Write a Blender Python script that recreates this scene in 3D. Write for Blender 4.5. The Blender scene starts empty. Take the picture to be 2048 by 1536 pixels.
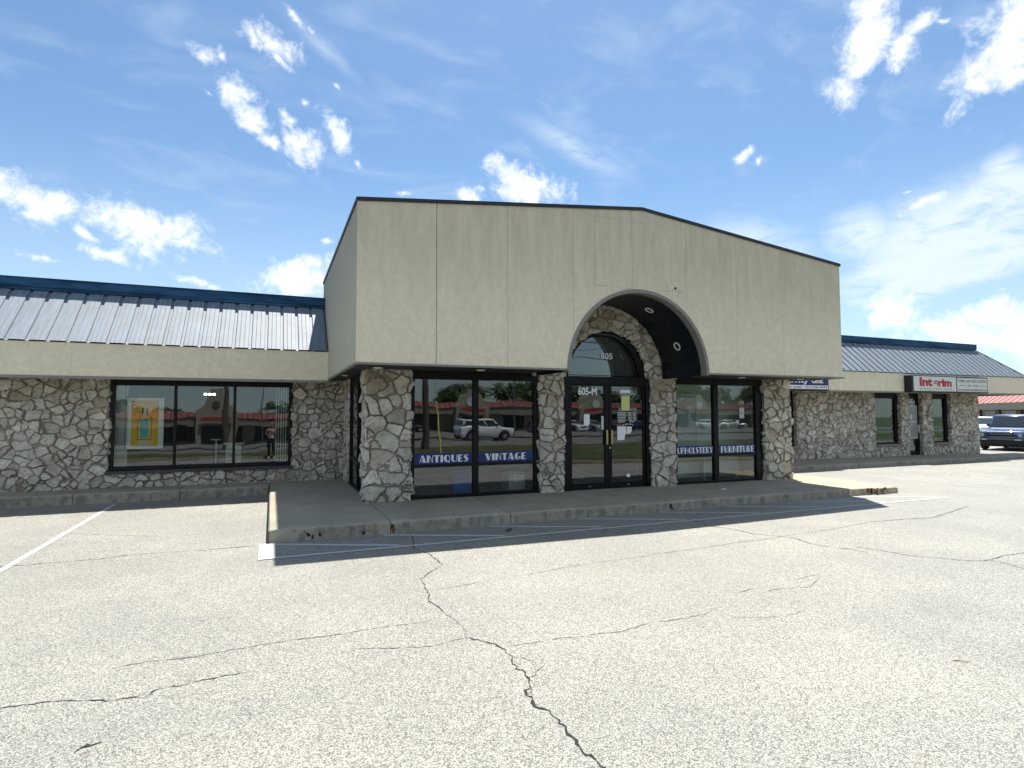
import bpy, bmesh, math, random
import numpy as np
from mathutils import Matrix, Vector
R = math.radians
random.seed(7)
S = bpy.context.scene
COL = S.collection

# ------------------------------------------------------------------ camera
CAM_YAW, CAM_PITCH, CAM_ROLL = 0.39522831, 0.05018206, -0.00191007
def cam_axes():
    cy, sy, cp, sp = math.cos(CAM_YAW), math.sin(CAM_YAW), math.cos(CAM_PITCH), math.sin(CAM_PITCH)
    f = Vector((sy*cp, cy*cp, sp)); r = Vector((cy, -sy, 0)); u = r.cross(f)
    c, s = math.cos(CAM_ROLL), math.sin(CAM_ROLL)
    return c*r + s*u, -s*r + c*u, f
cam_d = bpy.data.cameras.new('camera'); cam = bpy.data.objects.new('camera', cam_d); COL.objects.link(cam)
_r, _u, _f = cam_axes()
m = Matrix((( _r.x, _u.x, -_f.x, 0.0), (_r.y, _u.y, -_f.y, 0.0), (_r.z, _u.z, -_f.z, 1.80), (0, 0, 0, 1)))
cam.matrix_world = m
cam_d.sensor_width = 36.0; cam_d.lens = 36.0*1152.5/2048
cam_d.clip_start = 0.03; cam_d.clip_end = 3000
S.camera = cam

# ------------------------------------------------------------------ exposure
S.view_settings.view_transform = 'Standard'; S.view_settings.look = 'None'
S.view_settings.exposure = EXPO = 1.02
S.view_settings.gamma = 1.0; S.view_settings.use_curve_mapping = False
S.cycles.max_bounces = 8; S.cycles.transparent_max_bounces = 16

# ------------------------------------------------------------------ sun
SUN = Vector((0.215, 0.333, 1.0)).normalized()
sl = bpy.data.lights.new('sun', 'SUN'); sl.energy = 4.6; sl.angle = R(0.53); sl.color = (1.0, 0.955, 0.88)
so = bpy.data.objects.new('sun', sl); COL.objects.link(so)
so.rotation_euler = (-SUN).to_track_quat('-Z', 'Y').to_euler(); so.location = (20, 30, 60)

# ------------------------------------------------------------------ node helpers
def N(nt, typ, **kw):
    n = nt.nodes.new(typ)
    for k, v in kw.items():
        if k.startswith('i_'):
            key = k[2:]
            n.inputs[int(key) if key.isdigit() else key.replace('_', ' ')].default_value = v
        else: setattr(n, k, v)
    return n
def L(nt, a, b): nt.links.new(a, b)
def MATH(nt, op, a, b=None, c=None, clamp=False):
    n = nt.nodes.new('ShaderNodeMath'); n.operation = op; n.use_clamp = clamp
    for i, v in enumerate((a, b, c)):
        if v is None: continue
        if isinstance(v, (int, float)): n.inputs[i].default_value = v
        else: nt.links.new(v, n.inputs[i])
    return n.outputs[0]
def SMOOTH(nt, v, lo, hi, a=0.0, b=1.0):
    n = nt.nodes.new('ShaderNodeMapRange'); n.interpolation_type = 'SMOOTHSTEP'
    n.inputs[1].default_value = lo; n.inputs[2].default_value = hi; n.inputs[3].default_value = a; n.inputs[4].default_value = b
    nt.links.new(v, n.inputs[0]); return n.outputs[0]
def MIXC(nt, f, a, b, blend='MIX'):
    n = nt.nodes.new('ShaderNodeMix'); n.data_type = 'RGBA'; n.blend_type = blend
    for s, v in ((n.inputs[0], f), (n.inputs[6], a), (n.inputs[7], b)):
        if isinstance(v, (int, float)): s.default_value = v
        elif isinstance(v, tuple): s.default_value = (*v, 1) if len(v) == 3 else v
        else: nt.links.new(v, s)
    return n.outputs[2]
def NOISE(nt, vec, scale, detail=4, rough=0.55, dist=0.0):
    n = nt.nodes.new('ShaderNodeTexNoise'); n.inputs['Scale'].default_value = scale; n.inputs['Detail'].default_value = detail
    n.inputs['Roughness'].default_value = rough; n.inputs['Distortion'].default_value = dist
    if vec is not None: nt.links.new(vec, n.inputs['Vector'])
    return n
def VSCALE(nt, vec, s):
    n = nt.nodes.new('ShaderNodeVectorMath'); n.operation = 'MULTIPLY'; n.inputs[1].default_value = s
    nt.links.new(vec, n.inputs[0]); return n.outputs[0]

# ------------------------------------------------------------------ world: sky and clouds
CLOUDS = [
((-0.1740,0.9479,0.2668),(12.41,1.76,-0.04),(-4.18,7.05,-29.64),1.12),
((-0.2976,0.9142,0.2751),(20.00,6.23,-0.90),(-8.76,9.06,-41.40),1.20),
((-0.2417,0.9394,0.2432),(31.54,14.69,-27.43),(-58.03,7.95,-90.42),0.90),
((-0.2208,0.9504,0.2193),(27.49,8.00,-9.30),(-28.60,12.30,-84.40),1.00),
((-0.2839,0.9369,0.2039),(39.83,12.49,-4.40),(-25.04,20.85,-133.12),0.62),
((-0.0893,0.8663,0.4915),(46.96,9.25,-8.78),(-30.37,30.94,-61.06),1.00),
((-0.0697,0.8656,0.4959),(112.61,-20.26,50.19),(18.53,34.88,-59.28),0.75),
((-0.0109,0.8524,0.5227),(31.46,-2.33,3.50),(-4.63,31.32,-52.12),1.20),
((0.0011,0.8614,0.5079),(44.89,8.27,-15.12),(-87.41,79.51,-135.65),0.90),
((0.0209,0.8354,0.5492),(39.02,17.06,-28.35),(-125.13,72.48,-106.41),0.90),
((0.0411,0.8398,0.5414),(66.55,16.64,-31.78),(-139.86,109.86,-160.74),0.70),
((-0.0494,0.8923,0.4487),(16.46,9.58,-18.35),(-34.80,12.03,-28.85),1.20),
((-0.0281,0.9093,0.4152),(30.00,6.99,-14.48),(-44.24,28.64,-66.92),1.00),
((-0.0124,0.9136,0.4064),(43.43,1.85,-4.07),(-18.98,31.55,-72.73),1.05),
((-0.0229,0.9027,0.4296),(37.67,3.36,-6.21),(-14.59,18.25,-40.29),0.90),
((-0.0874,0.8903,0.4469),(49.55,27.02,-45.26),(-123.33,47.48,-119.84),0.65),
((0.0364,0.9111,0.4105),(29.50,6.44,-18.13),(-22.48,13.29,-28.72),1.20),
((0.0179,0.8990,0.4375),(46.46,11.74,-27.17),(-48.92,30.35,-61.51),1.00),
((0.0840,0.9001,0.4276),(18.13,9.96,-25.69),(-53.21,19.83,-32.46),1.20),
((0.1191,0.9139,0.3881),(96.71,12.97,-61.52),(-72.84,48.41,-92.91),0.85),
((0.0358,0.8855,0.4633),(126.44,-15.55,18.88),(4.83,61.90,-119.75),0.80),
((0.0752,0.8703,0.4868),(110.96,23.28,-59.80),(-131.00,98.94,-157.67),0.60),
((0.0387,0.9761,0.2139),(15.26,-2.08,4.42),(7.49,6.21,-32.04),1.20),
((0.0683,0.9685,0.2393),(31.98,-3.35,2.33),(1.48,11.00,-47.04),1.10),
((0.0786,0.9584,0.2745),(58.28,-6.67,4.77),(3.53,26.20,-94.31),0.70),
((-0.1028,0.9745,0.1996),(29.63,4.43,-8.90),(-35.86,18.97,-113.61),0.95),
((-0.0827,0.9779,0.1920),(60.85,5.81,-6.00),(-21.67,25.54,-142.01),0.80),
((0.3768,0.8462,0.3769),(14.77,-4.59,-5.78),(-8.53,17.49,-32.07),1.20),
((0.2912,0.8865,0.3596),(38.30,-13.47,0.81),(8.96,26.74,-74.58),1.00),
((0.1956,0.9146,0.3539),(50.96,-10.99,-1.18),(-1.12,57.67,-149.85),0.90),
((0.3132,0.8749,0.3695),(81.68,-30.32,1.21),(19.96,55.40,-149.46),0.60),
((0.7108,0.5032,0.4915),(31.75,-31.27,-14.92),(5.37,5.85,-14.78),1.25),
((0.7223,0.5200,0.4559),(32.86,-51.36,5.42),(32.15,1.95,-54.25),1.10),
((0.7484,0.4779,0.4599),(19.32,-41.07,10.14),(32.68,-4.67,-49.41),0.95),
((0.7488,0.4471,0.4893),(15.89,-51.93,22.11),(48.31,-14.74,-61.47),0.95),
((0.7603,0.4324,0.4848),(58.28,-70.14,-29.86),(72.22,48.54,-157.57),0.60),
((0.8071,0.3838,0.4486),(18.35,-22.52,-14.87),(5.24,5.48,-15.23),1.40),
((0.8068,0.4050,0.4302),(28.02,-39.67,-16.36),(12.53,7.75,-31.95),1.10),
((0.8242,0.3965,0.4043),(27.44,-41.45,-16.52),(16.52,9.97,-44.68),1.10),
((0.6527,0.6498,0.3895),(29.30,-43.25,21.76),(58.88,-10.00,-83.25),1.00),
((0.6717,0.6377,0.3770),(130.03,-121.25,-27.90),(35.95,38.67,-130.79),0.60),
((0.8168,0.5005,0.2870),(14.81,-33.37,14.31),(39.89,-15.95,-87.44),0.95),
((0.8044,0.5101,0.3047),(59.98,-94.96,-1.01),(92.71,19.09,-278.36),0.60),
((0.8280,0.5417,0.1447),(14.42,-21.12,-6.92),(1.22,8.11,-40.79),1.25),
((0.8521,0.5100,0.1179),(14.23,-23.09,-7.20),(0.74,8.08,-44.52),1.20),
((0.8736,0.4757,0.1028),(15.20,-28.37,-2.77),(3.23,3.61,-49.09),1.20),
((0.8845,0.4484,0.1291),(14.72,-29.09,-3.71),(4.29,3.99,-47.15),1.25),
((0.8975,0.4282,0.1058),(18.04,-37.96,-4.12),(1.62,1.77,-25.68),1.20),
((0.8801,0.4479,0.1573),(41.99,-79.36,-12.16),(23.35,19.22,-188.63),0.60),
((0.8826,0.4404,0.1646),(51.41,-98.22,-15.91),(33.40,26.58,-253.31),0.60),
]
def build_world():
    W = bpy.data.worlds.new('World'); S.world = W; W.use_nodes = True
    nt = W.node_tree; nt.nodes.clear()
    out = N(nt, 'ShaderNodeOutputWorld')
    sky = N(nt, 'ShaderNodeTexSky', sky_type='NISHITA', sun_disc=False)
    sky.sun_elevation = math.asin(SUN.z); sky.sun_rotation = math.atan2(SUN.x, SUN.y)
    sky.altitude = 200; sky.air_density = 1.0; sky.dust_density = 0.6; sky.ozone_density = 3.0
    tc = N(nt, 'ShaderNodeTexCoord'); d0 = tc.outputs['Generated']
    nz = N(nt, 'ShaderNodeVectorMath', operation='NORMALIZE'); L(nt, d0, nz.inputs[0]); d = nz.outputs[0]
    # warp
    wn = NOISE(nt, d, 9.0, 5, 0.6)
    ws = N(nt, 'ShaderNodeVectorMath', operation='SUBTRACT'); L(nt, wn.outputs['Color'], ws.inputs[0]); ws.inputs[1].default_value = (.5, .5, .5)
    wm = N(nt, 'ShaderNodeVectorMath', operation='MULTIPLY_ADD'); L(nt, ws.outputs[0], wm.inputs[0]); wm.inputs[1].default_value = (.035, .035, .035); L(nt, d, wm.inputs[2])
    dw = wm.outputs[0]
    def ell(c, U, V, w, src):
        a = N(nt, 'ShaderNodeVectorMath', operation='DOT_PRODUCT'); L(nt, src, a.inputs[0]); a.inputs[1].default_value = U
        b = N(nt, 'ShaderNodeVectorMath', operation='DOT_PRODUCT'); L(nt, src, b.inputs[0]); b.inputs[1].default_value = V
        du = MATH(nt, 'SUBTRACT', a.outputs['Value'], Vector(c).dot(Vector(U)))
        dv = MATH(nt, 'SUBTRACT', b.outputs['Value'], Vector(c).dot(Vector(V)))
        q = MATH(nt, 'MULTIPLY_ADD', du, du, MATH(nt, 'MULTIPLY', dv, dv))
        return MATH(nt, 'MULTIPLY_ADD', MATH(nt, 'SQRT', q), -0.90, w+0.10)
    D = None
    for c, U, V, w in CLOUDS:
        e = ell(c, U, V, w, dw)
        D = e if D is None else MATH(nt, 'MAXIMUM', D, e)
    D = MATH(nt, 'MAXIMUM', D, -1.0)
    n1 = NOISE(nt, d, 24.0, 10, 0.66, 0.3).outputs['Fac']
    n2 = NOISE(nt, d, 90.0, 6, 0.6).outputs['Fac']
    dens = MATH(nt, 'ADD', D, MATH(nt, 'MULTIPLY', MATH(nt, 'SUBTRACT', n1, 0.5), 3.7))
    dens = MATH(nt, 'ADD', dens, MATH(nt, 'MULTIPLY', MATH(nt, 'SUBTRACT', n2, 0.5), 0.7))
    mask = SMOOTH(nt, dens, 0.0, 1.45)
    # unseen clouds added high behind the camera as neutral fill light for the shade
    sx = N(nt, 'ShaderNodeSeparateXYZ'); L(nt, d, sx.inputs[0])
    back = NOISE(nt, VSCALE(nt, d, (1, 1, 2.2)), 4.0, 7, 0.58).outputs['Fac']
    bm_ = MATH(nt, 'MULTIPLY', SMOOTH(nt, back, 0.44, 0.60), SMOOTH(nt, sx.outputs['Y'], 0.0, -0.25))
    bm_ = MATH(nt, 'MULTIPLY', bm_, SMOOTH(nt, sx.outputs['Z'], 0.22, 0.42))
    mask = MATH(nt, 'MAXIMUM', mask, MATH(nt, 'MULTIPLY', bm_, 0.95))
    # thin streaky cirrus
    ci = NOISE(nt, VSCALE(nt, d, (2.4, 7.0, 9.0)), 2.2, 6, 0.55, 0.5).outputs['Fac']
    cirrus = SMOOTH(nt, ci, 0.46, 0.80, 0.0, 0.22)
    big = None
    for c, U, V, w in CIRRUS:
        e = MATH(nt, 'MAXIMUM', ell(c, U, V, w, dw), 0.0)
        big = e if big is None else MATH(nt, 'MAXIMUM', big, e)
    ci2 = NOISE(nt, VSCALE(nt, d, (5, 9, 22)), 2.0, 7, 0.6, 0.6).outputs['Fac']
    big = MATH(nt, 'MULTIPLY', SMOOTH(nt, big, 0.0, 0.62), SMOOTH(nt, ci2, 0.12, 0.58))
    haze_ = SMOOTH(nt, sx.outputs['Z'], 0.42, 0.02, 0.0, 0.42)
    veil = MATH(nt, 'MAXIMUM', MATH(nt, 'MAXIMUM', cirrus, haze_), MATH(nt, 'MULTIPLY', big, 0.92))
    bg1 = N(nt, 'ShaderNodeBackground', i_Strength=SKY_S)
    L(nt, MIXC(nt, 1.0, sky.outputs[0], SKY_TINT, 'MULTIPLY'), bg1.inputs[0])
    bgv = N(nt, 'ShaderNodeBackground', i_Color=(0.80, 0.91, 1.0, 1), i_Strength=0.55)
    sh = NOISE(nt, d, 14.0, 5, 0.5).outputs['Fac']
    thick = MATH(nt, 'MULTIPLY', SMOOTH(nt, dens, 0.9, 1.7), SMOOTH(nt, sh, 0.44, 0.62))
    bgc = N(nt, 'ShaderNodeBackground', i_Strength=0.66)
    L(nt, MIXC(nt, thick, (0.97, 0.985, 1.0), (0.62, 0.66, 0.71)), bgc.inputs[0])
    m1 = N(nt, 'ShaderNodeMixShader'); L(nt, veil, m1.inputs[0]); L(nt, bg1.outputs[0], m1.inputs[1]); L(nt, bgv.outputs[0], m1.inputs[2])
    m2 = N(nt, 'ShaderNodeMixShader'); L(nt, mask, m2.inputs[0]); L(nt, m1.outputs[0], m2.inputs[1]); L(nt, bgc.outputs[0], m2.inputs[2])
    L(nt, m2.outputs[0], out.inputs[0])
    W.cycles.sampling_method = 'MANUAL'; W.cycles.sample_map_resolution = 512
SKY_S = 0.082
SKY_TINT = (0.79, 0.92, 0.94)
CIRRUS = [
((0.8446,0.4821,0.2329),(1.82,-4.80,1.19),(2.33,-1.09,-8.36),0.75),
((0.8446,0.4959,0.2019),(2.49,-5.76,1.24),(5.27,-1.82,-20.06),1.00),
((0.8554,0.4391,0.2747),(2.13,-8.43,5.04),(7.69,-5.26,-17.37),0.80),
((0.7834,0.5659,0.2568),(2.28,-7.93,8.57),(5.68,-4.97,-8.32),0.60),
((0.8514,0.4246,0.3080),(5.83,-14.85,2.73),(7.86,-1.76,-20.92),0.50),
((0.4409,0.7933,0.4199),(2.36,-1.14,-1.51),(-4.19,7.84,-11.61),0.30),
((-0.1653,0.9524,0.2561),(5.59,0.86,-1.54),(-2.03,0.91,-6.64),0.20),
((0.6882,0.6794,0.2545),(3.01,-3.26,-1.40),(0.05,2.32,-8.28),0.50),
((0.0553,0.8469,0.5288),(3.04,0.12,-1.45),(-9.17,8.02,-12.83),0.18),
]
build_world()

# ------------------------------------------------------------------ materials
MATS = {}
def newmat(name):
    m = bpy.data.materials.new(name); m.use_nodes = True
    nt = m.node_tree; b = nt.nodes['Principled BSDF']; MATS[name] = m
    return m, nt, b
def OBJC(nt): return N(nt, 'ShaderNodeNewGeometry').outputs['Position']
def BUMP(nt, b, h, strength=0.3, dist=0.01):
    n = N(nt, 'ShaderNodeBump'); n.inputs['Strength'].default_value = strength; n.inputs['Distance'].default_value = dist
    L(nt, h, n.inputs['Height']); L(nt, n.outputs[0], b.inputs['Normal'])
def plain(name, col, rough=0.6, metal=0.0, var=0.12, scale=6.0, spec=None, emit=None, estr=0.0):
    m, nt, b = newmat(name)
    tc = N(nt, 'ShaderNodeTexCoord').outputs['Object']
    n = NOISE(nt, tc, scale, 5, 0.6).outputs['Fac']
    lo = tuple(c*(1-var) for c in col); hi = tuple(min(1, c*(1+var)) for c in col)
    L(nt, MIXC(nt, n, lo, hi), b.inputs['Base Color'])
    b.inputs['Roughness'].default_value = rough; b.inputs['Metallic'].default_value = metal
    if spec is not None: b.inputs['Specular IOR Level'].default_value = spec
    if emit: b.inputs['Emission Color'].default_value = (*emit, 1); b.inputs['Emission Strength'].default_value = estr
    return m

def mat_asphalt():
    m, nt, b = newmat('worn_asphalt'); p = OBJC(nt)
    v = N(nt, 'ShaderNodeTexVoronoi'); v.inputs['Scale'].default_value = 155; L(nt, p, v.inputs['Vector'])
    sp = N(nt, 'ShaderNodeSeparateColor'); L(nt, v.outputs['Color'], sp.inputs[0])
    n1 = NOISE(nt, p, 200, 3, 0.7).outputs['Fac']; n2 = NOISE(nt, p, 0.55, 5, 0.6).outputs['Fac']; n3 = NOISE(nt, p, 5, 4, 0.6).outputs['Fac']
    st = N(nt, 'ShaderNodeMapping'); st.inputs['Scale'].default_value = (0.12, 1.6, 1); L(nt, p, st.inputs[0])
    n4 = NOISE(nt, st.outputs[0], 1.0, 5, 0.6).outputs['Fac']
    n5 = NOISE(nt, p, 40, 4, 0.72).outputs['Fac']
    grain = MATH(nt, 'ADD', MATH(nt, 'MULTIPLY', sp.outputs[0], 0.50), MATH(nt, 'MULTIPLY', n1, 0.65))
    grain = MATH(nt, 'ADD', grain, MATH(nt, 'MULTIPLY', MATH(nt, 'SUBTRACT', n5, 0.45), 0.32))
    c = MIXC(nt, SMOOTH(nt, grain, 0.33, 0.86), (0.046, 0.046, 0.042), (0.465, 0.450, 0.378))
    c = MIXC(nt, SMOOTH(nt, n2, 0.32, 0.72), MIXC(nt, 1.0, c, (0.80, 0.81, 0.83), 'MULTIPLY'), c)
    c = MIXC(nt, SMOOTH(nt, n4, 0.52, 0.75, 0, 0.45), c, MIXC(nt, 1.0, c, (0.80, 0.82, 0.85), 'MULTIPLY'))
    c = MIXC(nt, SMOOTH(nt, n3, 0.66, 0.78, 0, 0.5), c, MIXC(nt, 1.0, c, (0.86, 0.80, 0.70), 'MULTIPLY'))
    vs = N(nt, 'ShaderNodeTexVoronoi'); vs.inputs['Scale'].default_value = 2.6; L(nt, p, vs.inputs['Vector'])   # scattered grit and drips
    vr = N(nt, 'ShaderNodeSeparateColor'); L(nt, vs.outputs['Color'], vr.inputs[0])
    spot = MATH(nt, 'MULTIPLY', SMOOTH(nt, vs.outputs['Distance'], 0.050, 0.030), SMOOTH(nt, vr.outputs[0], 0.62, 0.64))
    c = MIXC(nt, MATH(nt, 'MULTIPLY', spot, 0.75), c, (0.035, 0.033, 0.030))
    vd = N(nt, 'ShaderNodeTexVoronoi'); vd.inputs['Scale'].default_value = 0.33; L(nt, p, vd.inputs['Vector'])
    oil = MATH(nt, 'MULTIPLY', SMOOTH(nt, MATH(nt, 'ADD', vd.outputs['Distance'], MATH(nt, 'MULTIPLY', n3, 0.25)), 0.34, 0.16), 0.22)
    c = MIXC(nt, oil, c, (0.12, 0.115, 0.105))
    L(nt, c, b.inputs['Base Color']); b.inputs['Roughness'].default_value = 0.62; b.inputs['Specular IOR Level'].default_value = 0.9
    BUMP(nt, b, grain, 0.6, 0.008); return m
mat_asphalt()

def mat_facade(name, base, stain_shade):
    m, nt, b = newmat(name); p = OBJC(nt)
    mp = N(nt, 'ShaderNodeMapping'); mp.inputs['Scale'].default_value = (3.2, 3.2, 0.5); L(nt, p, mp.inputs[0])
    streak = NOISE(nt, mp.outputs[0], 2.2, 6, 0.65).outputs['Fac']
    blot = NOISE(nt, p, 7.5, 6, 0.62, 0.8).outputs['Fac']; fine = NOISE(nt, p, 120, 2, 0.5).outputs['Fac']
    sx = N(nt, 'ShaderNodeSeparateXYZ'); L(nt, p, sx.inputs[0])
    drip_shade = MATH(nt, 'MULTIPLY', SMOOTH(nt, streak, 0.25, 0.75, 0.5, 1.0), SMOOTH(nt, sx.outputs['Z'], 3.0, 5.2, 0.10, 1.0))  # weather streaks, plus painted darkening upward where the ground bounce fades
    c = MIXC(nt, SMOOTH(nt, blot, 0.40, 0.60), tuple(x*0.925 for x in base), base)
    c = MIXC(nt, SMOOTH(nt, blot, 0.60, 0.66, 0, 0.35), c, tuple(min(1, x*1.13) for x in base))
    c = MIXC(nt, MATH(nt, 'MULTIPLY', drip_shade, 0.85), c, stain_shade)
    c = MIXC(nt, MATH(nt, 'MULTIPLY', fine, 0.25), c, MIXC(nt, 1.0, c, (0.82, 0.82, 0.82), 'MULTIPLY'))
    L(nt, c, b.inputs['Base Color']); b.inputs['Roughness'].default_value = 0.88; b.inputs['Specular IOR Level'].default_value = 0.25
    h = MATH(nt, 'ADD', fine, MATH(nt, 'MULTIPLY', blot, 0.7)); BUMP(nt, b, h, 0.25, 0.006); return m
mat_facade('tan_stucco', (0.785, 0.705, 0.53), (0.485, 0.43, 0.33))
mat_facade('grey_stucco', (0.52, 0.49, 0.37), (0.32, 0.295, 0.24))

def mat_stone():
    m, nt, b = newmat('field_stone'); p = OBJC(nt)
    at = N(nt, 'ShaderNodeAttribute', attribute_name='stone'); s = N(nt, 'ShaderNodeSeparateColor'); L(nt, at.outputs['Color'], s.inputs[0])
    tone, mask, brown = s.outputs[0], s.outputs[1], s.outputs[2]
    n = NOISE(nt, p, 14, 7, 0.65, 0.6).outputs['Fac']; f = NOISE(nt, p, 55, 5, 0.65).outputs['Fac']
    c = MIXC(nt, tone, (0.42, 0.393, 0.328), (0.80, 0.757, 0.65))
    c = MIXC(nt, brown, c, (0.37, 0.30, 0.205))
    c = MIXC(nt, SMOOTH(nt, n, 0.30, 0.54, 0.62, 0.0), c, (0.19, 0.17, 0.14))
    c = MIXC(nt, SMOOTH(nt, n, 0.58, 0.75, 0.0, 0.5), c, (0.66, 0.65, 0.62))
    c = MIXC(nt, SMOOTH(nt, f, 0.35, 0.62, 0.3, 0.0), c, MIXC(nt, 1.0, c, (0.55, 0.5, 0.44), 'MULTIPLY'))
    mo = MIXC(nt, f, (0.19, 0.158, 0.118), (0.31, 0.262, 0.20))
    L(nt, MIXC(nt, mask, mo, c), b.inputs['Base Color']); b.inputs['Roughness'].default_value = 0.8
    BUMP(nt, b, MATH(nt, 'ADD', n, MATH(nt, 'MULTIPLY', f, 0.5)), 0.9, 0.025); return m
mat_stone()

def mat_concrete(name='old_concrete', base=(0.31, 0.28, 0.215)):
    m, nt, b = newmat(name); p = OBJC(nt)
    n = NOISE(nt, p, 1.6, 6, 0.62).outputs['Fac']; n2 = NOISE(nt, p, 9, 6, 0.65, 0.5).outputs['Fac']; f = NOISE(nt, p, 90, 3, 0.6).outputs['Fac']
    st = N(nt, 'ShaderNodeMapping'); st.inputs['Scale'].default_value = (2.2, 2.2, 1.3); L(nt, p, st.inputs[0])
    v = NOISE(nt, st.outputs[0], 2.6, 8, 0.72).outputs['Fac']
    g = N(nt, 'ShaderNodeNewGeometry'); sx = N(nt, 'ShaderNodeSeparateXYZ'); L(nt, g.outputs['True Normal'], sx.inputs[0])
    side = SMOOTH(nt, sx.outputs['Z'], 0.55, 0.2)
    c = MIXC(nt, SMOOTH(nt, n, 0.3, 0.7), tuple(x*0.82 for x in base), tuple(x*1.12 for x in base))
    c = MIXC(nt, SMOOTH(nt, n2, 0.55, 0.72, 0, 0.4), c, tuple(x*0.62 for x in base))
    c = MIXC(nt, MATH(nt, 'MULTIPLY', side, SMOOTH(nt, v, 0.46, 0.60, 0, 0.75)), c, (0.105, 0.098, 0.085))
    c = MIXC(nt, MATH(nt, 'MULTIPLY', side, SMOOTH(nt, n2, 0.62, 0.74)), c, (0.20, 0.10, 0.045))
    c = MIXC(nt, SMOOTH(nt, f, 0.3, 0.7, 0.0, 0.3), c, tuple(x*1.35 for x in base))
    L(nt, c, b.inputs['Base Color']); b.inputs['Roughness'].default_value = 0.85
    BUMP(nt, b, MATH(nt, 'ADD', f, MATH(nt, 'MULTIPLY', n2, 1.2)), 0.45, 0.012); return m
mat_concrete(); mat_concrete('pale_concrete', (0.40, 0.345, 0.235))

def mat_roof(name, base, spec=0.5, rough=0.42):
    m, nt, b = newmat(name); p = OBJC(nt)
    mp = N(nt, 'ShaderNodeMapping'); mp.inputs['Scale'].default_value = (14, 1.2, 1.2) if 'flashing' not in name else (0.6, 1.5, 5.0); L(nt, p, mp.inputs[0])
    s = NOISE(nt, mp.outputs[0], 1.5, 6, 0.65).outputs['Fac']; n = NOISE(nt, p, 2.2, 6, 0.65, 0.5).outputs['Fac']; f = NOISE(nt, p, 40, 4, 0.6).outputs['Fac']
    c = MIXC(nt, SMOOTH(nt, s, 0.3, 0.7), tuple(x*0.7 for x in base), tuple(x*1.9+0.02 for x in base))
    c = MIXC(nt, SMOOTH(nt, n, 0.58, 0.75, 0, 0.5), c, (0.09, 0.08, 0.075))
    L(nt, c, b.inputs['Base Color']); b.inputs['Specular IOR Level'].default_value = spec
    if name == 'blue_metal': b.inputs['IOR'].default_value = 2.02
    r = MATH(nt, 'ADD', MATH(nt, 'MULTIPLY', s, 0.10), MATH(nt, 'MULTIPLY', n, 0.10))
    L(nt, MATH(nt, 'ADD', r, rough-0.10), b.inputs['Roughness'])
    BUMP(nt, b, MATH(nt, 'ADD', s, MATH(nt, 'MULTIPLY', f, 0.3)), 0.12, 0.01); return m
mat_roof('blue_metal', (0.020, 0.052, 0.085), 0.9, 0.72)
mat_roof('blue_flashing', (0.006, 0.042, 0.098), 0.15, 0.55)
mat_roof('red_metal', (0.36, 0.125, 0.105), 0.6, 0.5)

def mat_glass(name='storefront_glass', tint=(0.80, 0.87, 0.83), refl=0.072):
    m, nt, b = newmat(name); nt.nodes.remove(b); out = nt.nodes['Material Output']
    t = N(nt, 'ShaderNodeBsdfTransparent', i_Color=(*tint, 1)); g = N(nt, 'ShaderNodeBsdfGlossy', i_Roughness=0.0); g.inputs['Color'].default_value = (0.92, 0.97, 1.0, 1)
    p = OBJC(nt); n = NOISE(nt, p, 0.9, 2, 0.5).outputs['Fac']
    bp = N(nt, 'ShaderNodeBump'); bp.inputs['Strength'].default_value = 0.05; bp.inputs['Distance'].default_value = 0.05; L(nt, n, bp.inputs['Height']); L(nt, bp.outputs[0], g.inputs['Normal'])
    fr = N(nt, 'ShaderNodeFresnel', i_IOR=1.5)
    f = MATH(nt, 'ADD', MATH(nt, 'MULTIPLY', fr.outputs[0], 1.3), refl, clamp=True)
    mx = N(nt, 'ShaderNodeMixShader'); L(nt, f, mx.inputs[0]); L(nt, t.outputs[0], mx.inputs[1]); L(nt, g.outputs[0], mx.inputs[2]); L(nt, mx.outputs[0], out.inputs[0])
    return m
mat_glass(); mat_glass('tinted_glass', (0.40, 0.55, 0.46), 0.05)
def mat_paint(name, col, coat=1.0, metal=0.0, rough=0.35):
    m = plain(name, col, rough, metal, 0.04, 3.0); b = m.node_tree.nodes['Principled BSDF']
    b.inputs['Coat Weight'].default_value = coat; b.inputs['Coat Roughness'].default_value = 0.04; return m

plain('black_frame', (0.005, 0.0045, 0.005), 0.42, 0.0, 0.3, 12, 0.22)
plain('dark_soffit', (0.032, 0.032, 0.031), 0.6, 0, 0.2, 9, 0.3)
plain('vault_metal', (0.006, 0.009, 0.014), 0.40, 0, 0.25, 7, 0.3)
plain('grey_trim', (0.21, 0.20, 0.175), 0.55, 0, 0.15, 9)
plain('black_coping', (0.008, 0.010, 0.015), 0.5, 0, 0.3, 4)
plain('dark_sill', (0.055, 0.055, 0.058), 0.7, 0, 0.2, 6)
plain('stone_sill', (0.25, 0.22, 0.175), 0.8, 0, 0.2, 9)
plain('lamp_white', (0.8, 0.8, 0.78), 0.4, 0, 0.05)
plain('lamp_lens', (0.35, 0.34, 0.32), 0.3, 0, 0.1)
plain('lit_lamp', (1, 1, 1), 0.5, 0, 0.0, emit=(1, 0.95, 0.85), estr=6.0)
plain('vinyl_blue', (0.002, 0.018, 0.135), 0.45, 0, 0.06, 3)
plain('letter_white', (0.80, 0.80, 0.82), 0.5, 0, 0.03)
plain('faded_white', (0.52, 0.52, 0.50), 0.6, 0, 0.08)
plain('letter_red', (0.42, 0.012, 0.022), 0.5, 0, 0.05)
plain('letter_grey', (0.10, 0.09, 0.095), 0.5, 0, 0.05)
plain('letter_black', (0.02, 0.02, 0.025), 0.5, 0, 0.05)
plain('letter_mauve', (0.20, 0.12, 0.13), 0.5, 0, 0.05)
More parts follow.
